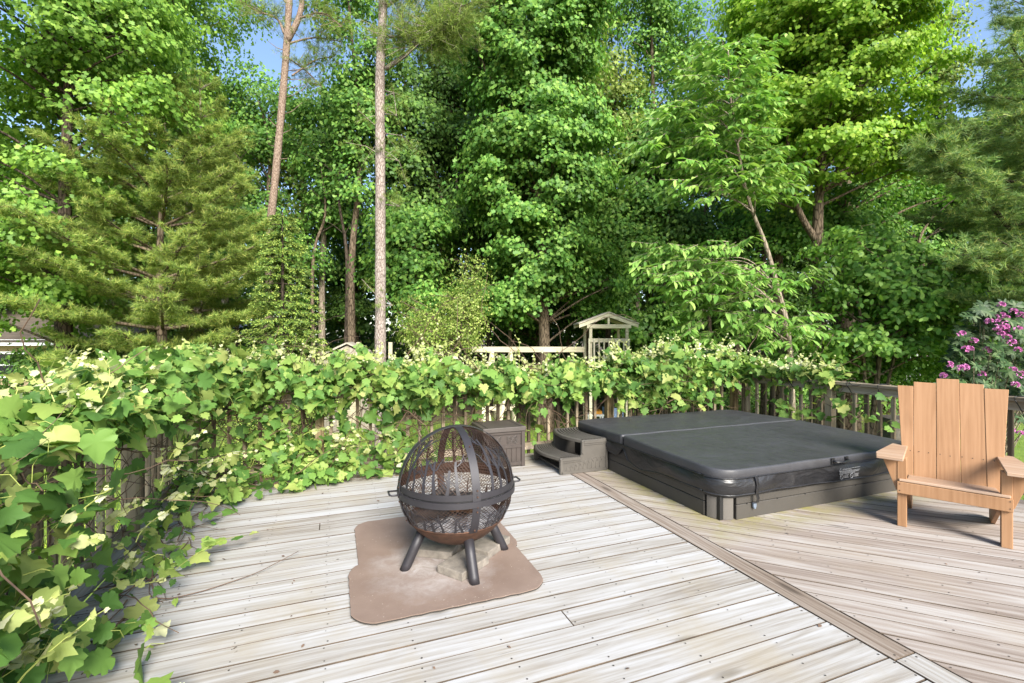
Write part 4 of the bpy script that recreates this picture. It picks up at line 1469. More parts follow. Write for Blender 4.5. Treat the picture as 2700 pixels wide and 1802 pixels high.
# --- white pine left
def pine(name, label, px, Z, tops, whorls, leafm, seed, tr=.12, needle=.11, nw=.055, bark='bark', top_z=None, per=24, dens=1.0, xmin=None, up_tuft=.55, gap=(), lean=0.0, extra_limbs=()):
    rg = np.random.default_rng(seed)
    rnd_ = random.Random(seed)
    base = base_of(px, Z)
    B = Vector(base)
    root = empty(name, base, 0, label, 'tree')
    zt_ = ZAT(tops, Z)
    tb = MB()
    path = [Vector((lean * t * t, 0, (zt_ - GZ) * t)) + Vector((.03 * math.sin(t * 9), .03 * math.cos(t * 7), 0)) for t in [i / 20 for i in range(21)]]
    tb.tube(path, tr, n=12, flat=lambda t: tr * (1 - .9 * t) * (1 + .3 * max(0, 1 - t * 12)))
    tb.build('trunk', M[bark], root)
    lim = MB()
    TP, TD = [], []
    for (zf, R_, nb_, el, side) in whorls:
        z = zf * (zt_ - GZ)
        for k_ in range(nb_):
            a = side + k_ * 2 * math.pi / nb_ + rnd_.uniform(-.35, .35)
            L = R_ * rnd_.uniform(.75, 1.12)
            c = Vector((math.cos(a), math.sin(a), 0))
            p0 = path[min(20, int(zf * 20))].copy(); p0.z = z
            pts = []
            n_ = 9
            bend = rnd_.uniform(-.10, .10)
            for i in range(n_ + 1):
                t = i / n_
                pts.append(p0 + c * (L * t) + Vector((-c.y, c.x, 0)) * (bend * L * t * t) + Vector((0, 0, L * (math.tan(R(el)) * t * (1 - .3 * t) + .16 * t ** 3))))
            lim.tube(pts, .012 + .013 * L, .006, n=5, cap=False)
            ns = int(L * 10 * dens) + 3
            for j in range(ns):
                t = .22 + .78 * (j + rnd_.random()) / ns
                ip = min(n_ - 1, int(t * n_))
                q_ = pts[ip].lerp(pts[ip + 1], t * n_ - ip)
                s_ = rnd_.choice((-1, 1))
                da_ = s_ * rnd_.uniform(.4, 1.1)
                sl = (.22 + .32 * L * (1.12 - t)) * rnd_.uniform(.5, 1.1)
                dirn = Vector((math.cos(a + da_), math.sin(a + da_), rnd_.uniform(-.05, .30)))
                e_ = q_ + dirn * sl
                lim.tube([q_, q_.lerp(e_, .5) + Vector((0, 0, .01)), e_], .006, .0025, n=3, cap=False)
                m_ = int(sl / .075) + 2
                for i in range(m_):
                    f = (i + 1) / m_
                    if f < .3 and rnd_.random() < .6:
                        continue
                    TP.append(q_.lerp(e_, f) + Vector((rnd_.gauss(0, .025), rnd_.gauss(0, .025), rnd_.gauss(0, .02))))
                    TD.append(dirn * .8 + Vector((rnd_.gauss(0, .35), rnd_.gauss(0, .35), up_tuft)))
            TP.append(pts[-1]); TD.append(c + Vector((0, 0, .5)))
    for (lp, r_) in extra_limbs:
        sp2 = spline(lp, 6)
        lim.tube([p - B for p in sp2], r_, r_ * .3, n=6)
        for i in range(len(sp2) // 4, len(sp2)):
            for _ in range(int(7 * dens)):
                dirn = Vector((rnd_.gauss(0, 1), rnd_.gauss(0, 1), rnd_.gauss(.15, .45))).normalized()
                sl = rnd_.uniform(.15, .5)
                q_ = sp2[i] - B
                lim.tube([q_, q_ + dirn * sl], .005, .002, n=3, cap=False)
                for f in (.45, .7, .85, 1.0):
                    TP.append(q_ + dirn * sl * f); TD.append(dirn + Vector((0, 0, up_tuft)))
    lim.build('branches', M[bark if bark != 'bark_pine' else 'bark'], root)['kind'] = 'stuff'
    TP = np.array([tuple(p) for p in TP]); TD = nrm(np.array([tuple(p) for p in TD]))
    n = len(TP)
    idx = np.repeat(np.arange(n), per)
    T = TD[idx] * .75 + rg.normal(0, 1, (len(idx), 3)) * .55
    P = TP[idx] + rg.normal(0, .012, (len(idx), 3))
    Nn = rg.normal(0, 1, P.shape) + np.array([0, -.6, .8])
    leaf_obj('needles', P, Nn, T, rg.uniform(.7, 1.15, len(P)) * needle, TRI, M[leafm], root, wid=nw)
    return root

pine('white_pine', 'soft yellow green white pine standing left of the leaning pine trunk', 428, 10.4, 205,
     [(.215, 2.55, 8, 4, .2), (.27, 2.2, 6, 6, .9), (.33, 2.75, 8, 8, .5), (.40, 2.3, 6, 12, .1), (.46, 2.45, 7, 14, .7), (.53, 2.15, 7, 18, .2), (.60, 2.0, 7, 22, .8), (.67, 1.7, 7, 26, .3), (.74, 1.4, 6, 30, .9), (.81, 1.05, 6, 36, .1), (.88, .7, 6, 44, .6), (.95, .35, 5, 52, .2)],
     'pine', 31, tr=.13, dens=1.7, per=22, needle=.125, nw=.075)
pine('white_pine', 'second white pine hidden just behind the left pine, grey trunk showing', 524, 12.6, 200,
     [(.34, 1.9, 6, 8, .3), (.45, 2.0, 6, 14, .8), (.56, 1.9, 6, 20, .1), (.67, 1.6, 6, 28, .5), (.78, 1.2, 6, 36, .9), (.88, .7, 5, 44, .2), (.96, .3, 5, 55, .5)],
     'pine', 32, tr=.15, dens=1.2, per=18, needle=.14, nw=.08, bark='bark_pale')
# --- right white pine, mostly outside the frame to the right
Z = 8.6
pine('white_pine', 'large white pine leaning in from the right edge with long dark limbs', 2800, Z, -80,
     [(.34, 1.9, 7, -4, 2.9), (.42, 2.4, 8, 2, 3.3), (.50, 2.1, 8, 8, 2.8), (.58, 2.2, 8, 12, 3.1), (.66, 1.75, 8, 18, 2.9), (.74, 1.5, 7, 24, 3.2), (.82, 1.3, 7, 30, 3.0), (.90, 1.0, 6, 38, 3.1)],
     'pine_right', 33, tr=.2, dens=1.5, per=22, needle=.13, nw=.07, bark='bark_dark',
     extra_limbs=[([Vector((AT(2790, Z), Z, ZAT(760, Z))), Vector((AT(2640, Z), Z - .3, ZAT(640, Z))), Vector((AT(2500, Z), Z - .6, ZAT(540, Z))), Vector((AT(2400, Z), Z - .8, ZAT(480, Z))), Vector((AT(2330, Z), Z - .9, ZAT(435, Z)))], .05),
                  ([Vector((AT(2790, Z), Z, ZAT(600, Z))), Vector((AT(2650, Z), Z - .4, ZAT(430, Z))), Vector((AT(2560, Z), Z - .7, ZAT(350, Z)))], .035),
                  ([Vector((AT(2790, Z), Z, ZAT(800, Z))), Vector((AT(2600, Z), Z - .5, ZAT(720, Z))), Vector((AT(2450, Z), Z - .7, ZAT(690, Z)))], .03)])
# --- spruce
def spruce(name, label, px, Z, top, rbase, seed, leafm='spruce'):
    rg = np.random.default_rng(seed); rnd_ = random.Random(seed)
    base = base_of(px, Z)
    root = empty(name, base, 0, label, 'tree')
    Hh = ZAT(top, Z) - GZ
    MB().tube([(0, 0, Hh * i / 8) for i in range(9)], .09, .01, n=8).build('trunk', M['bark_dark'], root)
    lim = MB(); TP, TD = [], []
    z = .25
    while z < Hh:
        f = z / Hh
        R_ = rbase * (1 - f) ** .8 + .08
        for k_ in range(9):
            a = rnd_.uniform(0, 2 * math.pi); L = R_ * rnd_.uniform(.7, 1.1)
            c = Vector((math.cos(a), math.sin(a), 0))
            pts = [Vector((0, 0, z)) + c * (L * t) + Vector((0, 0, L * (.10 * t - .55 * t * t + .35 * t ** 3))) for t in [i / 6 for i in range(7)]]
            lim.tube(pts, .014, .004, n=4, cap=False)
            for j in range(int(L * 26) + 4):
                t = .15 + .85 * rnd_.random()
                ip = min(5, int(t * 6)); q_ = pts[ip].lerp(pts[ip + 1], t * 6 - ip)
                s_ = rnd_.choice((-1, 1)); sl = .10 + .22 * (1 - t * .6) * rnd_.random()
                dirn = Vector((math.cos(a + s_ * .8), math.sin(a + s_ * .8), rnd_.uniform(-.75, -.1)))
                m_ = int(sl / .035) + 1
                for i in range(m_):
                    TP.append(q_ + dirn * sl * (i + 1) / m_); TD.append(dirn)
        z += .17
    lim.build('branches', M['bark_dark'], root)['kind'] = 'stuff'
    TP = np.array([tuple(p) for p in TP]); TD = nrm(np.array([tuple(p) for p in TD]))
    idx = np.repeat(np.arange(len(TP)), 4)
    T = TD[idx] * .9 + rg.normal(0, 1, (len(idx), 3)) * .4
    leaf_obj('needles', TP[idx], rg.normal(0, 1, (len(idx), 3)) + np.array([0, -.3, 1.2]), T, rg.uniform(.035, .06, len(idx)), KITE, M[leafm], root, wid=.55)
spruce('spruce_tree', 'low dark spruce with drooping yellow tipped branches behind the vines', 745, 9.4, 560, 1.35, 41)

# --- leaning bare pine with forked top
def bare_pine(name, label, px, Z, pts, r0, r1, bark, stubs, limbs, tufts, seed, leafm):
    rnd_ = random.Random(seed); rg = np.random.default_rng(seed)
    base = base_of(px, Z); B = Vector(base)
    root = empty(name, base, 0, label, 'tree')
    path = spline(col(px, Z, *pts), 14)
    n_ = len(path)
    MB().tube([p - B for p in path], r0, n=16, flat=lambda t: (r0 + (r1 - r0) * t) * (1 + .18 * max(0, 1 - t * 20)) * (1 + .03 * math.sin(t * 57) + .02 * math.sin(t * 131))).build('trunk', M[bark], root)
    lim = MB()
    for (y, a, L, el) in stubs:
        z = ZAT(y, Z)
        p = min(path, key=lambda q: abs(q.z - z)) - B
        c = Vector((math.cos(R(a)), -abs(math.sin(R(a))) * .5, 0))
        lim.tube([p, p + c * L * .5 + Vector((0, 0, L * el * .3)), p + c * L + Vector((rnd_.uniform(-.03, .03), 0, L * el))], .014, .005, n=5)
    TP, TD = [], []
    for (lp, r_, tuft0, dens) in limbs:
        lpw = [Vector((AT(x, Z + dz), Z + dz, ZAT(y, Z + dz))) - B for (x, y, dz) in lp]
        sp2 = spline(lpw, 6)
        lim.tube(sp2, r_, r_ * .35, n=7)
        for i in range(int(len(sp2) * tuft0), len(sp2)):
            for _ in range(dens):
                dirn = Vector((rnd_.gauss(0, 1), rnd_.gauss(0, 1), rnd_.gauss(.1, .5))).normalized()
                sl = rnd_.uniform(.25, .8)
                q_ = sp2[i]
                kink = q_ + dirn * sl * .5 + Vector((0, 0, rnd_.uniform(-.05, .08)))
                e_ = q_ + dirn * sl
                lim.tube([q_, kink, e_], .007, .003, n=3, cap=False)
                for f in (.35, .5, .62, .74, .86, 1.0):
                    TP.append(q_.lerp(e_, f) + Vector((rnd_.gauss(0, .05), rnd_.gauss(0, .05), rnd_.gauss(0, .04)))); TD.append(dirn * .5 + Vector((0, 0, tufts)))
    for (x, y, s_) in []:
        pass
    lim.build('branches', M[bark], root)['kind'] = 'stuff'
    TP = np.array([tuple(p) for p in TP]); TD = nrm(np.array([tuple(p) for p in TD]))
    idx = np.repeat(np.arange(len(TP)), 16)
    T = TD[idx] * .55 + rg.normal(0, 1, (len(idx), 3)) * .6
    leaf_obj('needles', TP[idx] + rg.normal(0, .015, (len(idx), 3)), rg.normal(0, 1, (len(idx), 3)) + np.array([0, -.5, .6]), T, rg.uniform(.08, .13, len(idx)), TRI, M[leafm], root, wid=.06)
    return root

bare_pine('pine_tree', 'tall leaning pine with bare pinkish trunk and forked top, left of the straight trunk', 705, 12.5,
          [(708, 900), (712, 620), (725, 480), (745, 260), (757, 100), (766, -80), (772, -330)], .110, .075, 'bark_pine2',
          [(y, a, L, el) for (y, a, L, el) in ((185, 5, .9, .15), (215, 10, .55, -.05), (240, 0, .6, .2), (262, 8, .65, .45), (300, -5, .6, .55), (262, 175, .15, .3), (355, 20, .35, .3), (390, 170, .2, .2), (420, 10, .3, .1), (135, 175, .5, .5), (500, 15, .25, .2), (330, 172, .3, .8))],
          [([(757, 110, 0), (790, 40, 0), (800, -60, .1), (790, -200, .2)], .09, .5, 2), ([(750, 90, 0), (730, 50, 0), (680, 30, 0), (630, 0, .2)], .035, .3, 4), ([(760, 115, 0), (830, 100, .3), (900, 110, .4)], .03, .2, 3),
           ([(785, 50, 0), (850, 35, -.2), (900, 70, -.4)], .03, .35, 4), ([(770, 200, 0), (830, 160, .5), (880, 150, .6)], .025, .3, 3), ([(765, 20, 0), (700, -60, 0), (640, -100, 0)], .04, .3, 4),
           ([(755, 150, 0), (810, 190, .4), (850, 230, .6)], .022, .3, 3), ([(790, -40, 0), (870, -90, 0), (950, -60, 0)], .04, .3, 4)], .45, 51, 'olive')
bare_pine('pine_tree', 'straight pale pine trunk rising in front of the wood, left of centre', 1003, 8.7,
          [(1003, 800), (1003, 500), (1002, 200), (1010, 0), (1012, -450)], .105, .072, 'bark_pine',
          [(y, a, L, el) for (y, a, L, el) in ((98, 0, .25, .1), (700, 10, .08, .2), (330, 175, .10, .1), (560, 5, .07, .1), (120, 178, .1, .1), (640, 172, .08, .2))],
          [([(1018, 182, 0), (1070, 145, -.2), (1110, 105, -.4), (1160, 85, -.5), (1200, 60, -.6), (1215, 10, -.6)], .045, .3, 7), ([(1105, 110, -.3), (1150, 110, -.4), (1180, 95, -.4), (1200, 60, -.5)], .02, .3, 4),
           ([(1018, 98, 0), (1060, 95, -.2), (1100, 60, -.3)], .022, .2, 6), ([(1016, 20, 0), (1080, -20, -.1), (1150, -40, -.2)], .03, .2, 6),
           ([(1016, 240, 0), (1040, 245, -.1)], .012, .3, 2), ([(1014, 300, 0), (1046, 305, -.1)], .012, .3, 3), ([(1014, 352, 0), (1060, 358, -.1)], .012, .4, 3), ([(1014, 415, 0), (1052, 425, -.1)], .012, .3, 3), ([(1014, 540, 0), (1055, 545, -.1)], .012, .3, 2), ([(1015, 800, 0), (1035, 805, -.1)], .010, .2, 2)], .12, 52, 'olive')

# --- centre oak
Z = 13.0
tree('oak_tree', 'big bright oak at the centre of the wood behind the swing beam', base_of(1440, Z), col(1440, Z, (1432, 760), (1425, 560), (1405, 400), (1380, 200), (1370, 20), (1360, -200)),
     blobs(0, Z, [(1400, 120, 190, 180, 2.0, 1.3), (1440, 350, 180, 130, 1.9, 1.2), (1430, 500, 180, 120, 1.8, 1.1), (1440, 660, 160, 110, 1.7, .9), (1300, 450, 90, 100, 1.4, .5), (1380, -120, 190, 120, 2.0, .5), (1560, 740, 110, 80, 1.2, .6), (1330, 780, 110, 70, 1.2, .6)]),
     520, 190, .098, 'oak', LOBE, 'bark', seed=61, crad=(.22, .62), tr=.17, nlimb=110,
     forks=[([Vector((AT(1410, Z), Z, ZAT(430, Z))), Vector((AT(1330, Z), Z - .2, ZAT(300, Z))), Vector((AT(1260, Z), Z - .3, ZAT(150, Z))), Vector((AT(1225, Z), Z - .3, ZAT(40, Z)))], .09),
            ([Vector((AT(1385, Z), Z, ZAT(250, Z))), Vector((AT(1340, Z), Z - .5, ZAT(120, Z))), Vector((AT(1290, Z), Z - .6, ZAT(30, Z)))], .07)])
# --- chestnut like tree with drooping long leaves
Z = 9.4
ch = [Vector((AT(2095, Z), Z, GZ)), Vector((AT(2080, Z), Z, ZAT(900, Z))), Vector((AT(2050, Z), Z, ZAT(760, Z))), Vector((AT(2020, Z), Z, ZAT(650, Z))), Vector((AT(1985, Z), Z, ZAT(560, Z))), Vector((AT(1960, Z), Z, ZAT(470, Z))), Vector((AT(1925, Z), Z, ZAT(250, Z))), Vector((AT(1920, Z), Z, ZAT(130, Z)))]
def chest():
    rg = np.random.default_rng(71); rnd_ = random.Random(71)
    B = Vector(base_of(2095, Z))
    root = empty('chestnut_tree', B, 0, 'pale stemmed tree with long drooping glossy leaves behind the vine covered corner', 'tree')
    path = spline(ch, 7)
    MB().tube([p - B for p in path], .060, .014, n=10).build('trunk', M['bark_pale'], root)
    lim = MB()
    sprays = []
    env = [(1910, 200, 95, 90, 1), (1850, 330, 100, 70, 1), (1800, 400, 110, 50, .8), (1960, 330, 70, 80, .7), (1900, 480, 120, 50, .8), (2010, 470, 70, 50, .5), (1960, 130, 60, 30, .4),
           (1835, 685, 125, 50, 1.1), (1900, 740, 110, 60, 1.0), (1810, 790, 60, 45, .6), (1990, 760, 80, 50, .6), (2050, 860, 100, 40, .7), (1900, 860, 100, 40, .7), (2080, 720, 70, 30, .5)]
    wts = np.array([e[4] * e[2] * e[3] for e in env]); wts = wts / wts.sum()
    for i in rg.choice(len(env), 760, p=wts):
        e = env[i]
        zz = Z + rg.uniform(-1.1, .9)
        px = e[0] + rg.uniform(-1, 1) * e[2]; py = e[1] + rg.uniform(-1, 1) * e[3]
        sprays.append(Vector((AT(px, zz), zz, ZAT(py, zz))))
    P, Nn, T, S = [], [], [], []
    for i, c in enumerate(sprays):
        best = min(path, key=lambda p: abs(p.z - (c.z - .35 * math.hypot(p.x - c.x, p.y - c.y))) + .3 * math.hypot(p.x - c.x, p.y - c.y))
        if i % 22 == 0:
            lim.tube([q - B for q in spline([best, best.lerp(c, .5) + Vector((rnd_.gauss(0, .1), rnd_.gauss(0, .1), .25)), c], 5)], .016, .004, n=5, cap=False)
        a = math.atan2(c.y - best.y, c.x - best.x) + rnd_.gauss(0, .7)
        tw = Vector((math.cos(a), math.sin(a), rnd_.uniform(-.5, .1))).normalized()
        L = rnd_.uniform(.3, .55)
        lim.tube([c - B, c + tw * L - B], .006, .003, n=3, cap=False)
        m_ = rnd_.randint(10, 15)
        for j in range(m_):
            f = (j + .5) / m_
            s_ = 1 if j % 2 else -1
            p = c + tw * L * f
            side = Vector((-tw.y, tw.x, 0)) * s_
            T.append(tuple(tw * .45 + side * .55 + Vector((rnd_.gauss(0, .15), rnd_.gauss(0, .15), -.65 + rnd_.gauss(0, .25)))))
            Nn.append((side.x * .4 + rnd_.gauss(0, .25), side.y * .4 - .2 + rnd_.gauss(0, .25), .8))
            P.append(tuple(p - B)); S.append(rnd_.uniform(.15, .24))
    lim.build('branches', M['bark_pale'], root)['kind'] = 'stuff'
    leaf_obj('crown', np.array(P), np.array(Nn), np.array(T), np.array(S), LANCE, M['chestnut'], root, wid=1.25)
chest()
# --- bright maple right
Z = 11.0
f0 = Vector((AT(2155, Z), Z, ZAT(640, Z)))
tree('maple_tree', 'tall yellow green maple with forked grey trunk, right of centre', base_of(2165, Z), col(2165, Z, (2160, 820), (2155, 640), (2165, 420), (2185, 250), (2190, 60), (2190, -120)),
     blobs(0, Z, [(2200, 90, 215, 110, 2.0, 1.3), (2230, 260, 200, 90, 1.9, 1.1), (2020, 60, 120, 110, 1.4, .8), (2060, 300, 120, 90, 1.5, .7), (2250, -60, 180, 90, 2.0, .6), (2380, 390, 130, 60, 1.3, .7), (2200, 420, 210, 50, 1.7, .6), (2120, 500, 160, 30, 1.3, .25)]),
     460, 180, .082, 'bright', LOBE, 'bark', seed=81, crad=(.22, .55), flat=.26, droop=.2, tr=.15, nlimb=120,
     forks=[([f0, Vector((AT(2100, Z), Z - .1, ZAT(560, Z))), Vector((AT(2070, Z), Z - .2, ZAT(460, Z))), Vector((AT(2070, Z), Z, ZAT(250, Z)))], .085),
            ([Vector((AT(2165, Z), Z, ZAT(420, Z))), Vector((AT(2120, Z), Z - .3, ZAT(300, Z))), Vector((AT(2110, Z), Z - .3, ZAT(180, Z)))], .05),
            ([Vector((AT(2170, Z), Z, ZAT(380, Z))), Vector((AT(2250, Z), Z - .3, ZAT(220, Z))), Vector((AT(2300, Z), Z - .3, ZAT(80, Z)))], .05)])
# thick trunks just behind it
tree('oak_tree', 'oak with a thick vine wrapped trunk standing just behind the forked maple', base_of(2228, 13.2), col(2228, 13.2, (2226, 800), (2222, 600), (2226, 380), (2235, 150), (2240, -150)),
     blobs(0, 13.2, [(2300, 520, 200, 60, 1.6, .8), (2150, 620, 180, 60, 1.6, .6), (2230, 150, 190, 120, 2.0, .6)]), 120, 120, .115, 'oak', KITE, 'bark', seed=82, tr=.27, nlimb=50, trunk_top=.5)
tree('oak_tree', 'slim grey oak trunk between the pale stem and the forked maple', base_of(2052, 13.6), col(2052, 13.6, (2050, 800), (2046, 600), (2050, 380), (2055, 150), (2050, -150)),
     blobs(0, 13.6, [(2050, 560, 160, 70, 1.5, .8), (1960, 640, 150, 80, 1.5, .8), (2050, 100, 150, 140, 2.0, .6)]), 130, 120, .115, 'oak', KITE, 'bark', seed=83, tr=.19, nlimb=50, trunk_top=.5)
# understory tree right with broad leaves
Z = 10.2
tree('sapling_tree', 'low broad leaved tree with slanting stems beyond the right railing', base_of(2290, Z), col(2290, Z, (2330, 860), (2360, 760), (2380, 640)),
     blobs(0, Z, [(2330, 690, 140, 60, 1.1, 1), (2380, 790, 150, 70, 1.2, 1), (2230, 640, 90, 40, .9, .5), (2250, 760, 90, 60, .9, .4), (2420, 880, 120, 50, 1.0, .6), (2200, 900, 110, 50, 1.0, .5)]),
     190, 62, .125, 'under', OVAL, 'bark', seed=84, crad=(.25, .42), flat=.35, droop=.3, tr=.06, nlimb=110,
     forks=[([Vector((AT(2290, Z), Z, GZ)), Vector((AT(2270, Z), Z, ZAT(850, Z))), Vector((AT(2240, Z), Z, ZAT(700, Z)))], .045),
            ([Vector((AT(2300, Z), Z + .1, GZ)), Vector((AT(2385, Z), Z, ZAT(850, Z))), Vector((AT(2440, Z), Z, ZAT(730, Z)))], .04)])
tree('sapling_tree', 'small oak sapling beside the play tower roof', base_of(1690, 13.4), col(1690, 13.4, (1690, 900), (1692, 820)),
     blobs(0, 13.4, [(1690, 880, 60, 60, .8, 1), (1750, 850, 60, 60, .8, .7)]), 55, 75, .12, 'under', LOBE, 'bark', seed=85, crad=(.25, .42), tr=.04, nlimb=30)
tree('sapling_tree', 'thin stemmed sapling at the foot of the right hand pine', base_of(2560, 10.5), col(2560, 10.5, (2555, 860), (2550, 760)),
     blobs(0, 10.5, [(2560, 780, 90, 60, .9, 1), (2500, 880, 110, 50, .9, .9), (2640, 860, 80, 60, .8, .6)]), 90, 70, .11, 'under', OVAL, 'bark', seed=86, crad=(.25, .4), tr=.035, nlimb=30)
tree('shrub', 'pale feathery shrub in front of the wood, between pine trunk and swing beam', base_of(1195, 9.2), col(1195, 9.2, (1215, 880), (1235, 760)),
     blobs(0, 9.2, [(1130, 880, 70, 60, .8, 1), (1220, 830, 70, 90, .7, 1), (1240, 740, 40, 70, .5, .5), (1090, 820, 40, 50, .5, .4)]), 120, 90, .045, 'shrub', KITE, 'bark', cat='shrub', seed=87, crad=(.14, .3), flat=.9, droop=.1, tr=.02, nlimb=110)
tree('shrub', 'dark leafy shrub below the left pine, in front of the tan house', base_of(190, 10.5), col(190, 10.5, (190, 960)),
     blobs(0, 10.5, [(190, 955, 120, 50, .9, 1), (60, 1010, 90, 30, .6, .4)]), 90, 80, .09, 'oakdark', OVAL, 'bark_dark', cat='shrub', seed=88, crad=(.22, .4), tr=.03, nlimb=20)
tree('shrub', 'low green shrub on the lawn edge behind the right railing', base_of(2200, 11.2), col(2200, 11.2, (2200, 960)),
     blobs(0, 11.2, [(2180, 960, 150, 45, .9, 1), (2380, 975, 130, 40, .9, .9)]), 120, 75, .10, 'under', OVAL, 'bark_dark', cat='shrub', seed=89, crad=(.22, .4), tr=.03, nlimb=20)

# --- the wood behind: individual trees in rows
mats_ = ['oakdark', 'oak', 'oak', 'oakdark', 'olive']
rows_ = [  # px, Z, top row, crown half width px, leaf, low edge
    (-60, 15, 330, 190, 'oak', 780), (90, 17, 470, 150, 'oakdark', 830), (300, 17, -40, 120, 'olive', 420), (480, 15.5, -80, 150, 'bright_oak', 420), (400, 19, 430, 150, 'oakdark', 860),
    (600, 18, 260, 110, 'oak', 720), (560, 20, 420, 130, 'oakdark', 870), (700, 17, 180, 100, 'oak', 560), (850, 16.5, 250, 105, 'oak', 600), (930, 15, -60, 90, 'oak', 560), (800, 19, 330, 120, 'olive', 620), (690, 16, 560, 120, 'oak', 800),
    (1070, 15.5, 130, 110, 'oakdark', 700), (1180, 17, 0, 110, 'oakdark', 800), (1100, 14, 560, 110, 'oak', 850), (1290, 16, 330, 120, 'oakdark', 820), (1260, 18, 60, 110, 'oak', 500),
    (1500, 19, 420, 120, 'oakdark', 870), (1620, 18, 520, 110, 'oakdark', 880), (1540, 16.5, -60, 100, 'olive', 560), (1620, 15.5, 150, 120, 'olive', 640), (1720, 16, -80, 110, 'oak', 600), (1690, 14.5, 340, 110, 'oak', 700), (1600, 14.8, 560, 130, 'oak', 830), (1820, 17, 20, 130, 'oak', 640), (1780, 15, 560, 120, 'oakdark', 870),
    (1950, 18, 260, 120, 'oakdark', 860), (2080, 17.5, 200, 130, 'oakdark', 860), (2480, 17, 330, 120, 'oakdark', 860), (2340, 16, 420, 120, 'oak', 860), (2600, 15, 400, 140, 'oakdark', 870), (2760, 14, 90, 130, 'oakdark', 800), (2760, 18, 160, 120, 'oak', 800),
    (2490, 16.5, 30, 45, 'olive', 300), (1420, 19, 300, 140, 'oakdark', 870), (950, 20, 560, 140, 'oakdark', 860), (180, 21, 420, 150, 'oakdark', 880), (2900, 17, 150, 160, 'oakdark', 870)]
M['bright_oak'] = M['maple']
rw = random.Random(99)
placew = ['at the far left', 'left of the white pine', 'behind the white pine', 'left of the leaning pine', 'right of the leaning pine', 'behind the straight pine trunk', 'behind the swing beam', 'behind the play tower', 'right of the play tower', 'behind the forked maple', 'behind the right railing', 'at the far right']
labs = set()
for i, (px, Z, top, hw, lf, low) in enumerate(rows_):
    pos_ = placew[min(11, max(0, int((px + 60) / 2900 * 12)))]
    tone = {'oakdark': 'dark green', 'oak': 'mid green', 'olive': 'olive green', 'bright_oak': 'bright green'}[lf]
    ht = 'very tall' if top < 0 else ('tall' if top < 200 else ('middling' if top < 400 else 'low'))
    dst = 'near edge' if Z < 15.6 else ('inside' if Z < 17.6 else 'deep in')
    lb_ = f'{ht} {tone} forest tree {pos_}, {dst} of the wood' if dst == 'near edge' else f'{ht} {tone} forest tree {pos_}, {dst} the wood'
    if lb_ in labs:
        lb_ = lb_.replace('forest tree', 'thinner forest tree')
    labs.add(lb_)
    jx = lambda a: rw.uniform(-a, a)
    mid_y = (top + low) / 2
    hy = (low - top) / 2
    bl = []
    kk = max(3, int(hy / 70))
    for j in range(kk):
        f = (j + .5) / kk
        wv_ = hw * (.55 + .45 * math.sin(math.pi * min(1, f * 1.1 + .12))) * rw.uniform(.8, 1.1)
        bl.append((px + jx(hw * .35), top + 2 * hy * f, wv_, hy / kk * 1.15, hw / F * Z * .9, rw.uniform(.7, 1.3)))
    ncl = int((20 + (hw * hy) / 190) * (.50 if top < 200 and (px < 1000 or px > 1500) else .9))
    tree('forest_tree', lb_, base_of(px, Z), col(px, Z, (px + jx(12), 700), (px + jx(25), 400), (px + jx(35), max(top + 60, -150))) if top < 350 else col(px, Z, (px + jx(10), 800), (px + jx(25), top + 40)),
         blobs(0, Z, bl), ncl, 130, .135, lf, KITE, rw.choice(['bark', 'bark_dark', 'bark', 'bark_pale']), group='forest trees behind the yard', seed=200 + i,
         crad=(.40, .78), tr=rw.uniform(.09, .17), nlimb=int(ncl * .35), flat=.5, droop=.2, rise=.6)
# slim bare understory stems
for i, (px, Z, top) in enumerate(((830, 15.5, 430), (905, 15, 300), (1010, 16, 500), (1225, 15, 350), (1340, 14.5, 420), (1755, 14, 520), (1880, 14.5, 420), (620, 15, 420), (2440, 12.5, 560), (2010, 12.5, 640), (1150, 15.5, 380))):
    B = Vector(base_of(px, Z)); tb = MB()
    root = empty('slim_tree', B, 0, ['slim dark stem', 'slim grey stem', 'thin bare stem'][i % 3] + ' of a young tree ' + ['left of the straight pine', 'close left of the straight pine', 'just right of the straight pine', 'left of the centre oak', 'beside the centre oak', 'behind the play tower corner', 'left of the pale stemmed tree', 'behind the leaning pine', 'behind the sapling on the right', 'between the pale stem and forked maple', 'behind the feathery shrub'][i], 'tree')
    p_ = spline([q - B for q in col(px, Z, (px + rw.uniform(-15, 15), 700), (px + rw.uniform(-30, 30), (700 + top) / 2), (px + rw.uniform(-40, 40), top))], 6)
    tb.tube(p_, .07, .02, n=8)
    tb.build('trunk', M['bark_dark' if i % 2 else 'bark'], root)
    for _ in range(7):
        q_ = p_[rw.randint(8, len(p_) - 1)]
        d = Vector((rw.choice((-1, 1)) * rw.uniform(.5, 1.2), rw.uniform(-.5, .5), rw.uniform(.3, .9)))
        lm = MB().tube(spline([q_, q_ + d * .5 + Vector((0, 0, .1)), q_ + d], 3), .018, .005, n=4)
        lm.build('branch', M['bark_dark'], root)

# far undergrowth closing the view below the crowns
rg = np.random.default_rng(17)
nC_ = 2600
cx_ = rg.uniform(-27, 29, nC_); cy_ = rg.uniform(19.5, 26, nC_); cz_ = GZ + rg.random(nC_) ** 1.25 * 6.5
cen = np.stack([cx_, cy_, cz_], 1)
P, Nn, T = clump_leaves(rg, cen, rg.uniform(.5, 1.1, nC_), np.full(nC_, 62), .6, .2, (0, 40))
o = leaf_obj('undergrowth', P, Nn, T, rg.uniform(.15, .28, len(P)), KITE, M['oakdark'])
prop(o, 'dark mass of undergrowth deep between the forest trunks', 'undergrowth', kind='stuff')
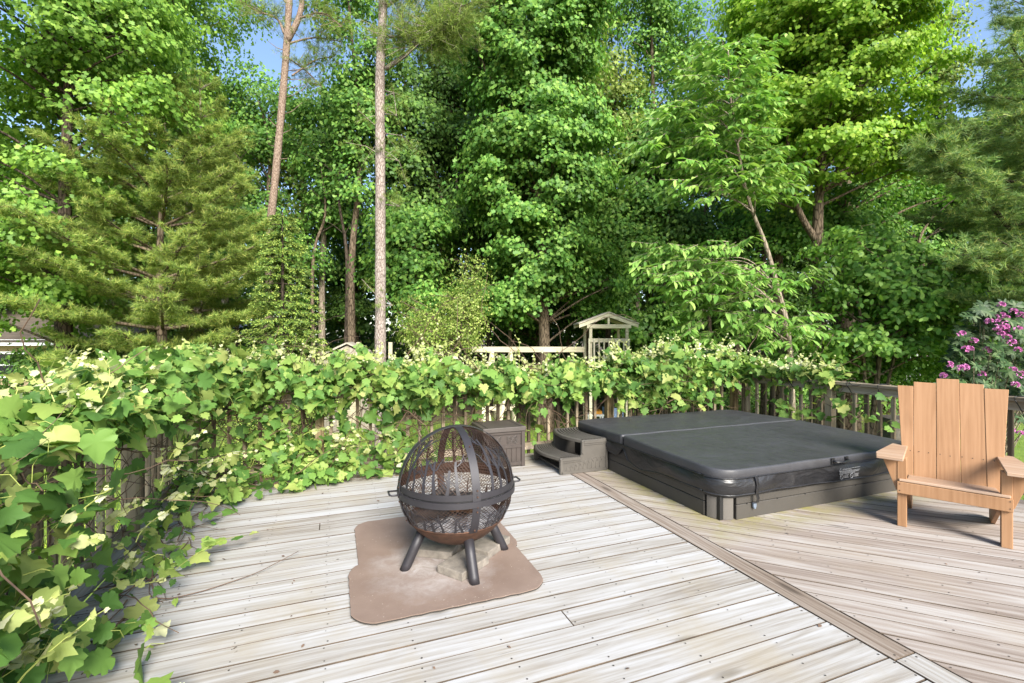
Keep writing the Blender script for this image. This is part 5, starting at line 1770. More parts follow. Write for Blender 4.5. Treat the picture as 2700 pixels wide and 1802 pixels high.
# low ground plants along the edge of the lawn
nC_ = 260
cx_ = rg.uniform(-13, 16, nC_); cy_ = rg.uniform(15.2, 18.5, nC_) ; cz_ = GZ + rg.random(nC_) * .8
ok = ~((cx_ > -2) & (cx_ < 5) & (cy_ < 16.8))
cen = np.stack([cx_, cy_, cz_], 1)[ok]
P, Nn, T = clump_leaves(rg, cen, rg.uniform(.25, .6, len(cen)), np.full(len(cen), 70), .7, .2, (0, 40))
o = leaf_obj('brush', P, Nn, T, rg.uniform(.08, .16, len(P)), KITE, M['under'])
prop(o, 'leafy brush along the edge of the lawn at the foot of the trees', 'brush', kind='stuff')

# --- rhododendron with flower heads
Z = 7.9
rd = empty('rhododendron', base_of(2640, Z), 0, 'rhododendron bush with mauve flower clusters behind the right railing', 'shrub')
B = Vector(base_of(2640, Z))
rg = np.random.default_rng(91); rnd_ = random.Random(91)
lim = MB(); P, Nn, T, S = [], [], [], []
tips = []
for i in range(560):
    a = rnd_.uniform(0, 2 * math.pi)
    px = 2650 + rnd_.gauss(0, 70); py = rnd_.uniform(800, 1050)
    wx_ = 150 * math.sqrt(max(.05, 1 - ((py - 980) / 190) ** 2))
    px = 2650 + rnd_.uniform(-1, 1) * wx_ * 1.05
    zz = Z + rnd_.uniform(-.9, .7)
    tips.append(Vector((AT(px, zz), zz, ZAT(py, zz))) - B)
for i in range(70):
    zz = Z + rnd_.uniform(-.7, .5)
    tips.append(Vector((AT(2560 + rnd_.uniform(-90, 160), zz), zz, ZAT(rnd_.uniform(1000, 1110), zz))) - B)
for i, t_ in enumerate(tips):
    if i % 9 == 0:
        lim.tube(spline([Vector((rnd_.uniform(-.2, .2), rnd_.uniform(.2, .5), 0)), t_ * .55 + Vector((0, .2, -.1)), t_], 4), .012, .004, n=5, cap=False)
    m_ = rnd_.randint(8, 12)
    tilt = Vector((rnd_.gauss(0, .45), rnd_.gauss(-.8, .35), .7)).normalized()
    e1 = tilt.orthogonal().normalized(); e2 = tilt.cross(e1)
    for j in range(m_):
        a = 2 * math.pi * j / m_ + rnd_.uniform(-.3, .3)
        d = e1 * math.cos(a) + e2 * math.sin(a) - tilt * rnd_.uniform(0, .35) - Vector((0, 0, .12))
        P.append(tuple(t_)); T.append(tuple(d)); Nn.append((tilt.x, tilt.y, tilt.z)); S.append(rnd_.uniform(.09, .14))
lim.build('branches', M['bark_pale'], rd)['kind'] = 'stuff'
leaf_obj('crown', np.array(P), np.array(Nn), np.array(T), np.array(S), LANCE, M['rhodo'], rd, wid=1.15)
spots = [(2640, 832), (2652, 840), (2622, 836), (2608, 848), (2632, 850), (2650, 862), (2640, 866), (2628, 872), (2650, 872), (2637, 880), (2655, 890), (2668, 903), (2685, 868), (2672, 822), (2690, 832), (2640, 805), (2568, 900), (2603, 923), (2545, 922), (2556, 921), (2503, 962), (2533, 972), (2545, 969), (2588, 988), (2677, 1015), (2670, 976), (2692, 988), (2488, 992), (2535, 880), (2665, 1135), (2690, 1145), (2683, 924)]
for i, (px, py) in enumerate(spots):
    zz = Z - 1.0 + rnd_.uniform(-.1, .2)
    c = Vector((AT(px, zz), zz, ZAT(py, zz))) - B
    fm = MB()
    for j in range(11):
        d = Vector((rnd_.gauss(0, .7), rnd_.gauss(-.35, .7), rnd_.gauss(.45, .5))).normalized()
        c2 = d * .038
        x = d.orthogonal().normalized(); y = d.cross(x)
        ring_ = [c2 + d * .012 + (x * math.cos(t) + y * math.sin(t)) * (.026 if k_ % 2 == 0 else .015) for k_, t in enumerate([q * math.pi / 5 for q in range(10)])]
        vs = [c2 * .75] + ring_
        fm.add(vs, [(0, q + 1, (q + 1) % 10 + 1) for q in range(10)])
    fm.build('flower_cluster', M['flower'], rd, c)

# ================================================================ YARD THINGS
# swing beam and play tower
Z = 11.0
Q_ = Z / 15.0
wp = lambda px, py, z_=Z: Vector((AT(px, z_), z_, ZAT(py, z_)))
ps = empty('play_tower', (AT(1605, Z), Z, GZ), 0, 'wooden play tower with gabled roof and slatted balcony in front of the wood', 'play tower')
ps.scale = (Q_, Q_, 1)
def pbox(name, x0, x1, y0, y1, z0, z1, parent, m_='play'):
    return link(name, bmesh_box(name, x1 - x0, y1 - y0, z1 - z0, M[m_], .004), parent, (x0, y0, z0))
zr = ZAT(893, Z) - GZ; zf_ = zr - .75; zbm = ZAT(866, Z) - GZ; zap = ZAT(826, Z) - GZ
for (x, y) in ((-.62, 0), (.55, 0), (-.62, 1.2), (.55, 1.2)):
    pbox('post', x, x + .09, y, y + .09, 0, zbm, ps)
pbox('roof_beam', -.70, .72, -.02, .07, zbm, zbm + .09, ps)
pbox('roof_beam', -.70, .72, 1.2, 1.29, zbm, zbm + .09, ps)
pbox('rail', -.66, .68, -.045, -.001, zr - .09, zr, ps)
pbox('rail', -.66, .68, -.045, -.001, zf_ - .05, zf_ + .04, ps)
pbox('rail', .645, .69, -.0, 1.29, zr - .09, zr, ps)
for i in range(9):
    pbox('baluster', -.66 + i * .158, -.66 + i * .158 + .05, -.075, -.047, zf_ - .05, zr - .01, ps)
pbox('floor', -.62, .64, .0, 1.29, zf_ - .04, zf_, ps)
pbox('king_post', -.035, .035, .0, .06, zbm + .09, zap - .04, ps)
MXZ = Matrix(((1, 0, 0, 0), (0, 0, 1, 0), (0, 1, 0, 0), (0, 0, 0, 1)))
for s_ in (-1, 1):
    for y in (-.03, 1.25):
        pts4 = [(s_ * .95, zbm + .01), (s_ * .95, zbm + .09), (0, zap), (0, zap - .09)]
        MB().prism(pts4, y, y + .045, 0, MXZ).build('rafter', M['play'], ps)
    MB().prism([(s_ * .97, zbm + .093), (s_ * .97, zbm + .125), (0, zap + .035), (0, zap + .004)], -.06, 1.35, 0, MXZ).build('roof_panel', M['shed_wall'], ps)
sw = empty('swing_frame', (AT(1243, Z), Z, GZ), 0, 'long horizontal wooden swing beam on splayed legs beside the tower', 'swing frame')
zb_ = ZAT(923, Z) - GZ
bl_ = AT(1543, Z) - AT(1243, Z)
pbox('beam', 0, bl_, .1, .19, zb_ - .06, zb_ + .07, sw)
for x in (AT(1297, Z) - AT(1243, Z), AT(1347, Z) - AT(1243, Z)):
    for s_ in (-1, 1):
        MB().tube([(x, .15 + s_ * .03, zb_ - .06), (x - (.35 if s_ < 0 else -.1), .15 + s_ * .9, 0)], .05, n=4).build('leg', M['play'], sw)
pbox('brace', AT(1285, Z) - AT(1243, Z), AT(1360, Z) - AT(1243, Z), -.35, -.31, .9, .99, sw)
# slide, cooler, crates seen between the balusters
Z = 12.2
sl = empty('slide', (AT(1275, Z), Z, GZ), 0, 'pale yellow plastic slide standing on the lawn, seen between balusters', 'slide')
sm2 = MB()
pr = [(-.25, 0), (.35, 0), (.32, .18), (.18, .30), (.12, .70), (.02, 1.02), (-.08, 1.02), (-.1, .5), (-.22, .25)]
sm2.prism([(x, z) for x, z in pr], 0, .06, 0, Matrix(((1, 0, 0, 0), (0, 0, 1, 0), (0, 1, 0, 0), (0, 0, 0, 1))))
sm2.prism([(x, z) for x, z in pr], .5, .56, 0, Matrix(((1, 0, 0, 0), (0, 0, 1, 0), (0, 1, 0, 0), (0, 0, 0, 1))))
sm2.box(-.2, .3, .06, .5, .12, .16).box(-.06, .0, .06, .5, .5, .9)
sm2.build('side', M['cream'], sl)
Z = 13.0
cl = empty('cooler', (AT(1600, Z), Z, GZ), R(8), 'pale blue box with dark lid on the lawn below the play tower', 'cooler')
pbox('body', 0, .48, 0, .4, .25, .60, cl, 'cooler_blue'); pbox('lid', -.01, .49, -.01, .41, .603, .66, cl, 'black')
for x in (.01, .43):
    pbox('leg', x, x + .04, .02, .06, 0, .25, cl, 'white_trim')
cl2 = empty('play_table', (AT(1545, Z), Z - .3, GZ), 0, 'small white play table with orange tray on the lawn', 'table')
pbox('table_top', 0, .45, 0, .4, .42, .47, cl2, 'white_trim')
pbox('tray', .18, .40, .05, .35, .473, .56, cl2, 'orange')
for x in (.02, .39):
    for y in (.02, .34):
        pbox('leg', x, x + .04, y, y + .04, 0, .42, cl2, 'white_trim')
# two lone posts behind the vines
for (px, py, tx) in ((939, 903, 'pale wooden post sticking up in front of the small shed'), (1024, 903, 'pale wooden post just right of the straight pine trunk')):
    Z_ = 11.5
    pm_ = bmesh_box('yard_post', .085, .085, ZAT(py, Z_) - GZ, M['play'], .004)
    prop(link('yard_post', pm_, None, (AT(px, Z_), Z_, GZ)), tx, 'post')
# shed with gambrel roof
Z = 12.6
sh = empty('garden_shed', (AT(915, Z), Z, GZ), R(14), 'small grey brown garden shed with barn roof behind the vines', 'shed')
hs = ZAT(912, Z) - GZ
g_ = [(-.98, 0), (.98, 0), (.98, hs - .72), (.70, hs - .26), (0, hs), (-.70, hs - .26), (-.98, hs - .72)]
sh.scale = (.74, .74, 1)
mxs = Matrix(((1, 0, 0, 0), (0, 0, 1, 0), (0, 1, 0, 0), (0, 0, 0, 1)))
MB().prism(g_, 0, 1.9, 0, mxs).build('wall', M['shed_wall'], sh)
rg_ = [(1.06, hs - .80), (.745, hs - .22), (0, hs + .05), (-.745, hs - .22), (-1.06, hs - .80)]
rf = MB()
for a, b_ in zip(rg_[:-1], rg_[1:]):
    nx_, nz_ = (a[1] - b_[1]), -(a[0] - b_[0])
    l_ = math.hypot(nx_, nz_); nx_, nz_ = nx_ / l_ * .045, nz_ / l_ * .045
    if nz_ < 0: nx_, nz_ = -nx_, -nz_
    rf.add([(x, y, z) for y in (-.1, 2.0) for (x, z) in (a, b_, (b_[0] + nx_, b_[1] + nz_), (a[0] + nx_, a[1] + nz_))], [(0, 1, 2, 3), (7, 6, 5, 4), (0, 4, 5, 1), (1, 5, 6, 2), (2, 6, 7, 3), (3, 7, 4, 0)])
rf.build('roof', M['shed_wall'], sh)
pbox('door', -.35, .35, -.03, -.004, .1, 1.35, sh, 'play')
# tan house at the far left
Z = 13.0
ho = empty('neighbour_house', (AT(-420, Z), Z, GZ), R(4), 'tan single storey house with brown roof at the far left edge', 'house')
he = ZAT(912, Z) - GZ
pbox('wall', 0, 7.4, 0, 5, 0, he, ho, 'house_wall')
pbox('fascia', -.3, 7.7, -.36, -.28, he - .0, he + .17, ho, 'white_trim')
pbox('soffit', -.3, 7.7, -.28, .0, he + .005, he + .03, ho, 'white_trim')
MB().prism([(-.36, he + .16), (2.6, he + 1.15), (2.6, he + .9), (-.36, he + .08)], -.3, 7.7, 0, Matrix(((0, 0, 1, 0), (1, 0, 0, 0), (0, 1, 0, 0), (0, 0, 0, 1)))).build('roof', M['roof_brown'], ho)
wx0 = AT(-45, Z) - AT(-420, Z)
wz0, wz1 = ZAT(1000, Z) - GZ, ZAT(928, Z) - GZ
ww = .88
wf = MB()
for (a, b_, c, d) in ((0, ww, 0, .07), (0, ww, wz1 - wz0 - .07, wz1 - wz0), (0, .07, .071, wz1 - wz0 - .071), (ww - .07, ww, .071, wz1 - wz0 - .071), (.07, ww - .07, (wz1 - wz0) / 2 - .02, (wz1 - wz0) / 2 + .02)):
    wf.box(a, b_, -.05, -.003, c, d)
wo = wf.build('window', M['white_trim'], ho, (wx0 + .02, 0, wz0))
MB().box(.071, ww - .071, -.02, -.006, .071, wz1 - wz0 - .071).build('pane', M['glass'], wo)
# grey house behind the pine
Z = 26
gh = empty('neighbour_house', (AT(370, Z), Z, GZ), 0, 'grey roofed house glimpsed behind the white pine trunk', 'house')
pbox('wall', 0, 7, 0, 5, 0, 2.2, gh, 'shed_wall')
MB().prism([(-.4, 2.15), (2.6, 3.5), (2.6, 3.3), (-.4, 2.0)], -.4, 7.4, 0, Matrix(((0, 0, 1, 0), (1, 0, 0, 0), (0, 1, 0, 0), (0, 0, 0, 1)))).build('roof', M['roof_grey'], gh)
# stone bin beyond the right railing
Z = 10.6
sbn = empty('concrete_planter', (AT(2350, Z), Z, GZ), R(-10), 'squat grey concrete planter box on the grass behind the chair', 'planter')
pbox('body', 0, .75, 0, .6, 0, .62, sbn, 'paver'); pbox('rim', -.04, .79, -.04, .64, .623, .72, sbn, 'paver')
# far white picket fence
Z = 21
pf = empty('picket_fence', (AT(2290, Z), Z, GZ), 0, 'distant low white picket fence glimpsed through the wood on the right', 'fence')
zt2 = ZAT(902, Z) - GZ
pbox('rail', 0, 5.5, 0, .04, zt2 - .2, zt2 - .13, pf, 'white_trim')
pk = bmesh_box('picket', .07, .02, zt2, M['white_trim'], .002)
for i in range(36):
    link('picket', pk, pf, (i * .153, -.025, 0))

# ================================================================ GRAPEVINE
def proj(P):
    x = P[:, 0] / np.maximum(P[:, 1], .01) * F + 1350
    y = 890 - (P[:, 2] - H) / np.maximum(P[:, 1], .01) * F
    return x, y

UVM = np.array([[CU, SU], [-SU, CU]])
def UV2(P):
    """(u, v, z) -> world"""
    return np.stack([P[:, 0] * CU - P[:, 1] * SU, P[:, 0] * SU + P[:, 1] * CU, P[:, 2]], 1)


def vine(name, label, uvz, outdir, seed, size, nbig, stems, shoots, ydown=.35):
    """uvz: leaf positions in deck coordinates; outdir: (u, v) direction the leaves face besides up"""
    rg = np.random.default_rng(seed); rnd_ = random.Random(seed)
    a_, b_, c_ = uvz[:, 0], uvz[:, 1], uvz[:, 2]
    lump = np.sin(a_ * 6.1 + c_ * 7.3 + 1.1) * np.sin(b_ * 5.7 - c_ * 9.1) + .7 * np.sin(a_ * 14.7 - c_ * 11.9 + b_ * 3.0) * np.sin(b_ * 13.1 + c_ * 17.3 + a_ * 2)
    uvz = uvz[(lump > -.42) | (rg.random(len(uvz)) < .35)]
    P = UV2(uvz)
    n = len(P)
    od = np.array([outdir[0] * CU - outdir[1] * SU, outdir[0] * SU + outdir[1] * CU, 0])
    Nn = nrm(od * rg.uniform(.1, .95, n)[:, None] + np.array([0, 0, 1.0]) * rg.uniform(.35, 1.0, n)[:, None] + rg.normal(0, .50, (n, 3)))
    T = od * .35 + rg.normal(0, .85, (n, 3)) - np.array([0, 0, ydown + .25])
    S = size * rg.choice([.40, .62, .88, 1.15, 1.45], n, p=[.22, .25, .25, .19, .09]) * rg.uniform(.9, 1.1, n)
    root = empty(name, W(0, 0), 0, label, 'grapevine')
    x, y = proj(P)
    ins = (x > -20) & (x < 2720) & (y < 1820) & (P[:, 1] > .6)
    app = np.where(ins, S / np.maximum(P[:, 1], .3), 0)
    order = np.argsort(-app)
    big = order[:nbig]; small = order[nbig:]
    # single leaves
    gm = []
    for k_ in range(9):
        V, L, St = leaves(np.zeros((1, 3)), np.array([[0, 0, 1.0]]), np.array([[0, 1.0, 0]]), np.array([1.0]), GRAPE[k_])
        gm.append(arr_mesh('leaf', V, L, St, M['grape']))
    Nu = nrm(Nn); Tu = nrm(T - Nu * (T * Nu).sum(-1, keepdims=True)); Bu = np.cross(Tu, Nu)
    for i in big:
        o_ = bpy.data.objects.new('leaf', gm[int(i) % 9])
        C.objects.link(o_)
        o_.parent = root
        s_ = float(S[i])
        mt = Matrix(((Bu[i, 0], Tu[i, 0], Nu[i, 0], P[i, 0]), (Bu[i, 1], Tu[i, 1], Nu[i, 1], P[i, 1]), (Bu[i, 2], Tu[i, 2], Nu[i, 2], P[i, 2]), (0, 0, 0, 1)))
        o_.matrix_local = mt @ Matrix.Diagonal((s_, s_, s_, 1))
    Vs, Ls, Ss = [], [], []
    vo_, lo_ = 0, 0
    for k_ in range(9):
        s2 = small[k_::9]
        V, L, St = leaves(P[s2], Nn[s2], T[s2], S[s2], GRAPE[k_], vo_)
        Vs.append(V); Ls.append(L); Ss.append(St + lo_)
        vo_ += len(V); lo_ += len(L)
    o_ = link('foliage', arr_mesh('foliage', np.concatenate(Vs), np.concatenate(Ls), np.concatenate(Ss), M['grape']), root)
    prop(o_, kind='stuff')
    # leaf stalks for the big ones
    stk = MB()
    for i in big[:260]:
        p = Vector(P[i]); t_ = Vector(Tu[i]); n_ = Vector(Nu[i])
        stk.tube([p, p - t_ * .03 - n_ * .02, p - t_ * .05 - n_ * .075 + Vector((rnd_.gauss(0, .015), rnd_.gauss(0, .015), -.01))], .0018, .0015, n=3, cap=False)
    stk.build('leaf_stalk', M['green_stem'], root)['kind'] = 'stuff'
    # woody stems
    sm_ = MB()
    for (u, v_, z, du, dv, dz, L, r_) in stems:
        p = Vector((u, v_, z)); d = Vector((du, dv, dz)).normalized()
        pts = [W(*p)]
        k_ = int(L / .09)
        for _ in range(k_):
            d = (d + Vector((rnd_.gauss(0, .22), rnd_.gauss(0, .12), rnd_.gauss(0, .24)))).normalized()
            p = p + d * .09
            p.z = max(.02, p.z)
            pts.append(W(p.x, p.y, p.z))
        sm_.tube(pts, r_, r_ * .45, n=4, cap=False)
    sm_.build('vine_stem', M['stem'], root)['kind'] = 'stuff'
    # young shoots with pale leaves
    ym = MB(); YP, YN, YT, YS = [], [], [], []
    for (u, v_, z, du, dv, L) in shoots:
        p = Vector((u, v_, z)); d = Vector((du, dv, 1.0)).normalized()
        pts = [p.copy()]
        k_ = 7
        for j in range(k_):
            d = (d + Vector((rnd_.gauss(0, .25), rnd_.gauss(0, .25), rnd_.gauss(-.06, .15)))).normalized()
            p = p + d * (L / k_)
            pts.append(p.copy())
            if j >= 1:
                s_ = 1 if j % 2 else -1
                for _ in range(2 if j > 4 else 1):
                    YP.append(tuple(W(p.x, p.y, p.z))); 
                    YT.append((rnd_.gauss(0, .8), rnd_.gauss(0, .8), rnd_.uniform(-.2, .8)))
                    YN.append((rnd_.gauss(0, .6), rnd_.gauss(-.5, .6), .7))
                    YS.append(max(.018, (.085 - .010 * j) * rnd_.uniform(.7, 1.15)) * (size / .11))
        ym.tube([W(q.x, q.y, q.z) for q in pts], .0032, .0015, n=4, cap=False)
    ym.build('green_shoot', M['green_stem'], root)['kind'] = 'stuff'
    YP, YN, YT, YS = map(np.array, (YP, YN, YT, YS))
    V1_, L1, S1 = leaves(YP, YN, YT, YS, GRAPE[1])
    prop(link('young_leaf', arr_mesh('young_leaf', V1_, L1, S1, M['grape_young']), root), kind='stuff')
    return root

def fpoly(x, pts):
    xs = [p[0] for p in pts]; ys = [p[1] for p in pts]
    return np.interp(x, xs, ys)

# back railing vine
rg = np.random.default_rng(301); rb = random.Random(301)
def sample_back(n):
    u = rg.uniform(-1.45, 5.9, n)
    dens = fpoly(u, [(-1.45, 1), (.9, 1), (1.3, .95), (2.9, .90), (3.5, .85), (4.6, .95), (5.3, .85), (5.9, .6)])
    keep = rg.random(n) < dens
    u = u[keep]; n = len(u)
    top = fpoly(u, [(-1.45, 1.36), (-.9, 1.30), (-.2, 1.26), (.5, 1.24), (1.0, 1.25), (1.5, 1.15), (2.0, 1.08), (2.8, 1.12), (3.2, 1.12), (3.9, 1.25), (4.6, 1.36), (5.2, 1.30), (5.9, 1.12)]) + .08 * np.sin(u * 7.3) + .07 * np.sin(u * 19 + 1) + .03 * np.sin(u * 47)
    low = fpoly(u, [(-1.45, .78), (-.5, .80), (.4, .74), (1.0, .68), (1.5, .80), (2.0, .72), (2.4, .66), (3.0, .74), (3.4, .78), (4.0, .80), (4.5, .62), (5.0, .72), (5.9, .84)]) + .10 * np.sin(u * 10.3) + .07 * np.sin(u * 26)
    t = rg.beta(1.5, 1.35, n)
    z = low + (top - low) * t
    width = .10 + .16 * np.sin(np.pi * np.clip(t, 0, 1)) 
    v = 5.50 - .02 + rg.normal(0, 1, n) * width - .07 * (1 - t)
    return np.stack([u, v, z], 1)
A_ = sample_back(8200)
# hanging curtain, thick on the left and thin in front of the box
n = 1150
u = rg.uniform(-1.4, 2.9, n)
k_ = fpoly(u, [(-1.4, 1), (-.2, 1), (.6, .75), (1.0, .40), (1.5, .16), (2.1, .22), (2.9, .12)]) * (.75 + .4 * np.sin(u * 8.5 + .6))
ok = rg.random(n) < k_
u = u[ok]; n = len(u)
B_ = np.stack([u, 5.40 + rg.normal(0, .06, n), .08 + .72 * rg.random(n) ** .8], 1)
# leaves trailing on the deck at the foot
n = 620
u = np.clip(rg.normal(-.30, .62, n), -1.4, 1.05)
r_ = rg.random(n)
v = 5.38 - r_ * (.42 + .30 * np.clip(.1 - u, 0, 1.3))
C_ = np.stack([u, v, .05 + rg.random(n) * (.10 + .34 * (1 - r_))], 1)
# cluster climbing down on to the tub cover
n = 420
u = np.clip(rg.normal(4.35, .42, n), 3.5, 5.5)
D_ = np.stack([u, 5.34 + rg.normal(0, .06, n), .50 + .34 * rg.random(n)], 1)
back = np.concatenate([A_, B_, C_, D_])
stems = []
for i in range(150):
    stems.append((rb.uniform(-1.4, 3.1), rb.uniform(5.42, 5.64), rb.uniform(.05, .7), rb.uniform(-1, 1), rb.uniform(-.1, .1), rb.uniform(-.3, 1.2), rb.uniform(.5, 1.3), rb.uniform(.0028, .0065)))
for i in range(70):
    stems.append((rb.uniform(-1.4, 5.8), rb.uniform(5.40, 5.6), rb.uniform(.7, 1.15), rb.choice((-1, 1)), rb.uniform(-.1, .1), rb.uniform(-.3, .3), rb.uniform(.6, 1.8), rb.uniform(.003, .007)))
for i in range(26):
    stems.append((rb.uniform(-1.3, .3), rb.uniform(5.0, 5.38), .03, rb.choice((-1, 1)), rb.uniform(-.25, .1), rb.uniform(-.02, .08), rb.uniform(.5, 1.5), rb.uniform(.003, .007)))
for i in range(16):
    stems.append((rb.uniform(3.6, 5.3), rb.uniform(5.22, 5.36), rb.uniform(.45, .62), rb.choice((-1, 1)), rb.uniform(-.1, .05), rb.uniform(-.05, .05), rb.uniform(.4, 1.0), rb.uniform(.003, .005)))
shoots = []
for i in range(300):
    u = rb.uniform(-1.4, 5.8)
    shoots.append((u, rb.uniform(5.32, 5.70), (1.0 if 1.3 < u < 3.5 else 1.13) + rb.uniform(-.12, .10) + (.05 if 3.8 < u < 5.2 else 0), rb.uniform(-.8, .8), rb.uniform(-.7, .6), rb.uniform(.16, .36)))
for i in range(26):
    shoots.append((rb.uniform(-1.2, .9), rb.uniform(4.9, 5.4), rb.uniform(.05, .5), rb.uniform(-1, 1), rb.uniform(-1.2, 0), rb.uniform(.15, .4)))
shoots += [(1.05, 5.55, 1.2, .1, -.1, .55), (1.15, 5.6, 1.25, -.1, 0, .5), (4.7, 5.5, 1.3, .2, 0, .3), (2.2, 5.5, 1.15, .1, 0, .38), (2.05, 5.5, 1.15, -.3, 0, .34)]
vine('grapevine', 'dense green grapevine sprawling along the whole back railing', back, (0, -1), 401, .094, 290, stems, shoots)

# left railing vine, close to the camera
rg = np.random.default_rng(302); rb = random.Random(302)
n = 4300
v = rg.uniform(1.2, 5.5, n)
top = fpoly(v, [(1.2, 1.06), (2.6, 1.08), (3.1, 1.16), (4.0, 1.34), (4.8, 1.38), (5.5, 1.36)]) + .05 * np.sin(v * 11)
low = fpoly(v, [(1.2, .30), (2.4, .45), (2.8, .84), (3.4, .88), (4.2, .82), (5.5, .80)])
t = rg.beta(1.35, 1.15, n)
z = low + (top - low) * t
u = -1.34 + rg.normal(0, .16, n) + .06 * (1 - t)
A_ = np.stack([u, v, z], 1)
n = 230
v = rg.uniform(1.2, 5.5, n)
kk_ = fpoly(v, [(1.2, 1), (2.2, 1), (2.8, .55), (3.2, .30), (4.4, .26), (5.0, .5), (5.5, .9)])
ok = rg.random(n) < kk_
v = v[ok]; n = len(v)
B_ = np.stack([-1.24 + rg.normal(0, .07, n), v, rg.uniform(.08, .85, n)], 1)
n = 260
v = rg.uniform(1.4, 5.4, n)
C_ = np.stack([-1.22 + rg.random(n) ** 1.6 * fpoly(v, [(1.4, .55), (3.0, .50), (4.2, .45), (5.4, .5)]), v, .03 + rg.random(n) ** 2 * .24], 1)
n = 900
v = rg.uniform(1.0, 2.9, n)
D_ = np.stack([-1.27 + rg.normal(0, .13, n), v, rg.uniform(.05, 1.05, n)], 1)
left = np.concatenate([A_, B_, C_, D_])
hole = (left[:, 1] > 2.35) & (left[:, 1] < 3.25) & (left[:, 2] > .74) & (left[:, 2] < 1.0) & (left[:, 0] > -1.42)
left = left[~hole | (rg.random(len(left)) < .15)]
stems = []
for i in range(60):
    stems.append((-1.30 + rb.uniform(-.1, .1), rb.uniform(1.6, 5.4), rb.uniform(.05, .7), 0, rb.uniform(-1, 1), rb.uniform(-.2, 1.2), rb.uniform(.4, 1.1), rb.uniform(.0022, .005)))
for i in range(40):
    stems.append((-1.32 + rb.uniform(-.1, .1), rb.uniform(1.6, 5.4), rb.uniform(.7, 1.15), 0, rb.choice((-1, 1)), rb.uniform(-.3, .3), rb.uniform(.5, 1.3), rb.uniform(.003, .006)))
for i in range(22):
    stems.append((rb.uniform(-1.2, -.95), rb.uniform(3.1, 5.3), .025, rb.uniform(-.1, .35), rb.choice((-1, 1)), rb.uniform(0, .05), rb.uniform(.4, 1.2), rb.uniform(.003, .006)))
shoots = []
for i in range(95):
    v_ = rb.uniform(2.9, 5.5)
    shoots.append((-1.36 + rb.uniform(-.25, .25), v_, 1.06 + rb.uniform(-.1, .12), rb.uniform(-.7, .9), rb.uniform(-.8, .8), rb.uniform(.16, .36)))
for i in range(34):
    shoots.append((-1.2 + rb.uniform(-.05, .25), rb.uniform(1.8, 4.8), rb.uniform(.08, .7), rb.uniform(0, 1.4), rb.uniform(-.8, .8), rb.uniform(.15, .34)))
vine('grapevine', 'large leaved grapevine over the left railing nearest the camera', left, (.9, -.25), 402, .096, 290, stems, shoots)

# thin vine at the right corner and along the right railing
rg = np.random.default_rng(303); rb = random.Random(303)
n = 620
v = 5.5 - rg.random(n) ** 1.25 * 1.55
z = 1.05 + rg.normal(0, .085, n) - .05 * (5.5 - v)
A_ = np.stack([5.86 + rg.normal(0, .13, n), v, z], 1)
n = 70
v = rg.uniform(3.3, 5.2, n)
B_ = np.stack([5.76 + rg.normal(0, .05, n), v, rg.uniform(.45, .85, n)], 1)
C_ = np.array([(5.72, 3.95, .62), (5.70, 3.86, .66), (5.71, 3.78, .60), (5.73, 3.50, .55), (5.70, 3.60, .72), (5.72, 3.44, .63), (5.71, 4.05, .70), (5.74, 4.7, .62), (5.72, 3.9, .5), (5.72, 3.68, .5)])
stems = [(5.76, 4.3, .75, 0, -.9, -.2, 1.4, .004), (5.78, 5.2, .9, 0, -1, -.05, 1.6, .005), (5.8, 4.9, .98, 0, -1, .02, 1.2, .004), (5.76, 5.3, .6, 0, -1, .1, .9, .004), (5.9, 5.4, 1.0, 0, -1, 0, 1.4, .006)]
for i in range(22):
    stems.append((5.86 + rb.uniform(-.1, .1), rb.uniform(3.9, 5.4), rb.uniform(.5, 1.05), 0, rb.choice((-1, 1)), rb.uniform(-.2, .5), rb.uniform(.4, .9), rb.uniform(.002, .004)))
shoots = [(5.86 + rb.uniform(-.2, .2), rb.uniform(3.9, 5.5), 1.02 + rb.uniform(-.05, .08), rb.uniform(-.6, .6), rb.uniform(-.9, .4), rb.uniform(.14, .32)) for _ in range(48)]
vine('grapevine', 'thin end of grapevine trailing over the right railing corner behind the hot tub', np.concatenate([A_, B_, C_]), (-.9, -.3), 403, .095, 150, stems, shoots)

# dry twigs, fallen petals and loose leaves on the deck
def twig(pts, r_, label):
    prop(MB().tube(spline([W(*p) for p in pts], 4), r_, r_ * .4, n=5).build('twig', M['dead_twig']), label, 'twig')
twig([(-1.22, 3.55, .10), (-1.0, 3.30, .05), (-.92, 3.15, .015), (-.75, 3.14, .012), (-.55, 3.22, .012), (-.42, 3.28, .02), (-.22, 3.45, .035)], .0045, 'long dark dry vine twig lying on the deck boards at the left')
twig([(-1.25, 3.8, .16), (-1.05, 3.5, .06), (-.98, 3.22, .02), (-.88, 3.10, .01)], .0045, 'thicker brown twig crossing the left edge boards')
twig([(-1.0, 3.10, .01), (-1.04, 2.9, .012), (-1.10, 2.78, .012)], .008, 'curled strip of bark beside the dry twig on the deck')
twig([(-.62, 2.12, .01), (-.5, 2.17, .012), (-.38, 2.24, .014)], .004, 'short broken twig near the bottom edge of the deck')
P = np.array([tuple(W(u_, v_, .022 + .01 * (i % 3))) for i, (u_, v_) in enumerate([(-.93, 3.5), (-.96, 3.56), (-.66, 3.3), (-.60, 3.34), (-1.02, 3.75), (-.3, 4.6)])])
n = len(P)
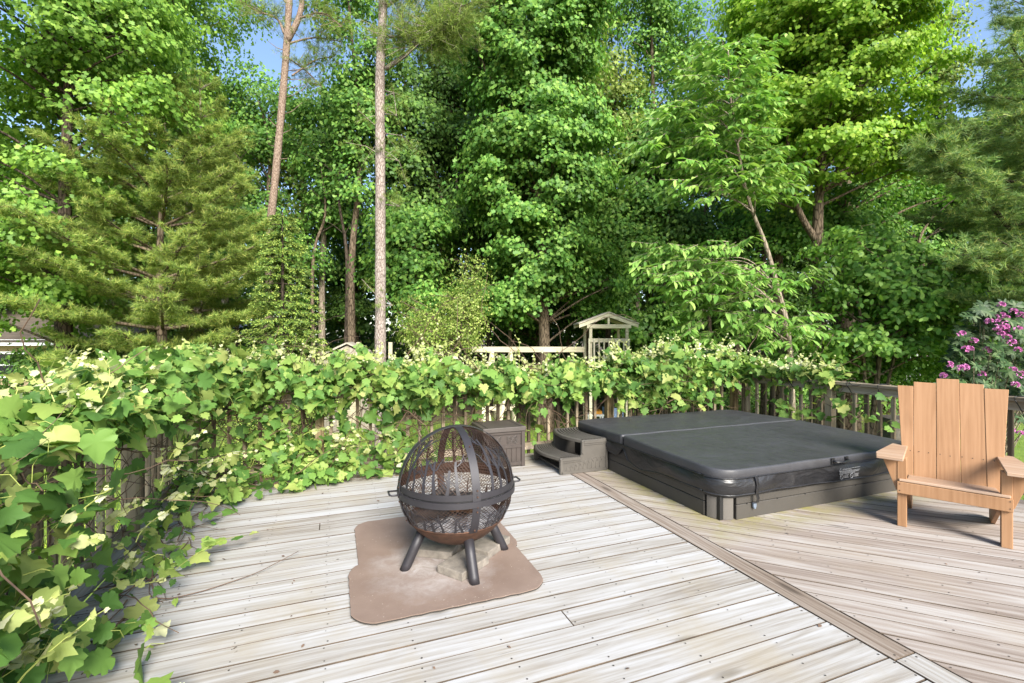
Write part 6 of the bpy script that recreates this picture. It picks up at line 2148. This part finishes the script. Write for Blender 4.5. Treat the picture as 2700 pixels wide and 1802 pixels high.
for i in range(2):
    Pm = P[i:i + 1]
    prop(leaf_obj('fallen_petal', Pm, np.array([[.1, -.3, 1.0]]), np.array([[1.0, .2 * i, 0]]), np.array([.045]), OVAL, M['petal'], wid=1.5), ['white petal on the left deck boards, farther one', 'white petal curled beside another on the left deck boards'][i], 'petal')
# sprigs growing in over the boards at lower left
rb = random.Random(5)
sprigs = [((-.80, 2.05), (-.60, 2.22), 'small leafy vine sprig over the boards at the bottom left'), ((-.95, 3.35), (-.55, 3.75), 'leafy vine sprig reaching over the deck boards from the left railing'), ((-1.05, 2.75), (-.80, 2.70), 'vine sprig with two pale leaves at the lower left railing')]
for (a, b_, lb_) in sprigs:
    root = empty('vine_sprig', W(0, 0), 0, lb_, 'vine sprig')
    pts = [Vector((a[0] + (b_[0] - a[0]) * t, a[1] + (b_[1] - a[1]) * t, .03 + .09 * math.sin(t * 2.6))) for t in [i / 6 for i in range(7)]]
    MB().tube([W(*p) for p in pts], .003, .0015, n=5).build('stem', M['green_stem'], root)
    for i, p in enumerate(pts[1:]):
        V, L, St = leaves(np.array([tuple(W(*p))]), np.array([[rb.gauss(0, .3), rb.gauss(-.2, .3), 1]]), np.array([[rb.gauss(0, 1), rb.gauss(0, 1), 0]]), np.array([rb.uniform(.06, .11)]), GRAPE[i % 5])
        link('leaf', arr_mesh('leaf', V, L, St, M['grape' if i < 5 else 'grape_young']), root)

# dry bits blown against the railings and into the seams
rg = np.random.default_rng(77)
n = 230
u = np.concatenate([rg.uniform(-1.2, 2.2, 120), np.clip(-1.2 + rg.exponential(.35, 80), -1.25, 1), rg.uniform(-1.2, 5.0, 30)])
v = np.concatenate([5.42 - rg.exponential(.16, 120), rg.uniform(1.9, 5.3, 80), rg.uniform(1.2, 5.2, 30)])
P = UV2(np.stack([u, v, np.full(n, .006)], 1))
o = leaf_obj('leaf_litter', P, rg.normal(0, .3, (n, 3)) + np.array([0, 0, 1.0]), rg.normal(0, 1, (n, 3)), rg.uniform(.012, .03, n), OVAL, M['dead_twig'])
prop(o, 'small dry brown leaf bits scattered on the deck along the railings', 'leaf litter', kind='stuff')
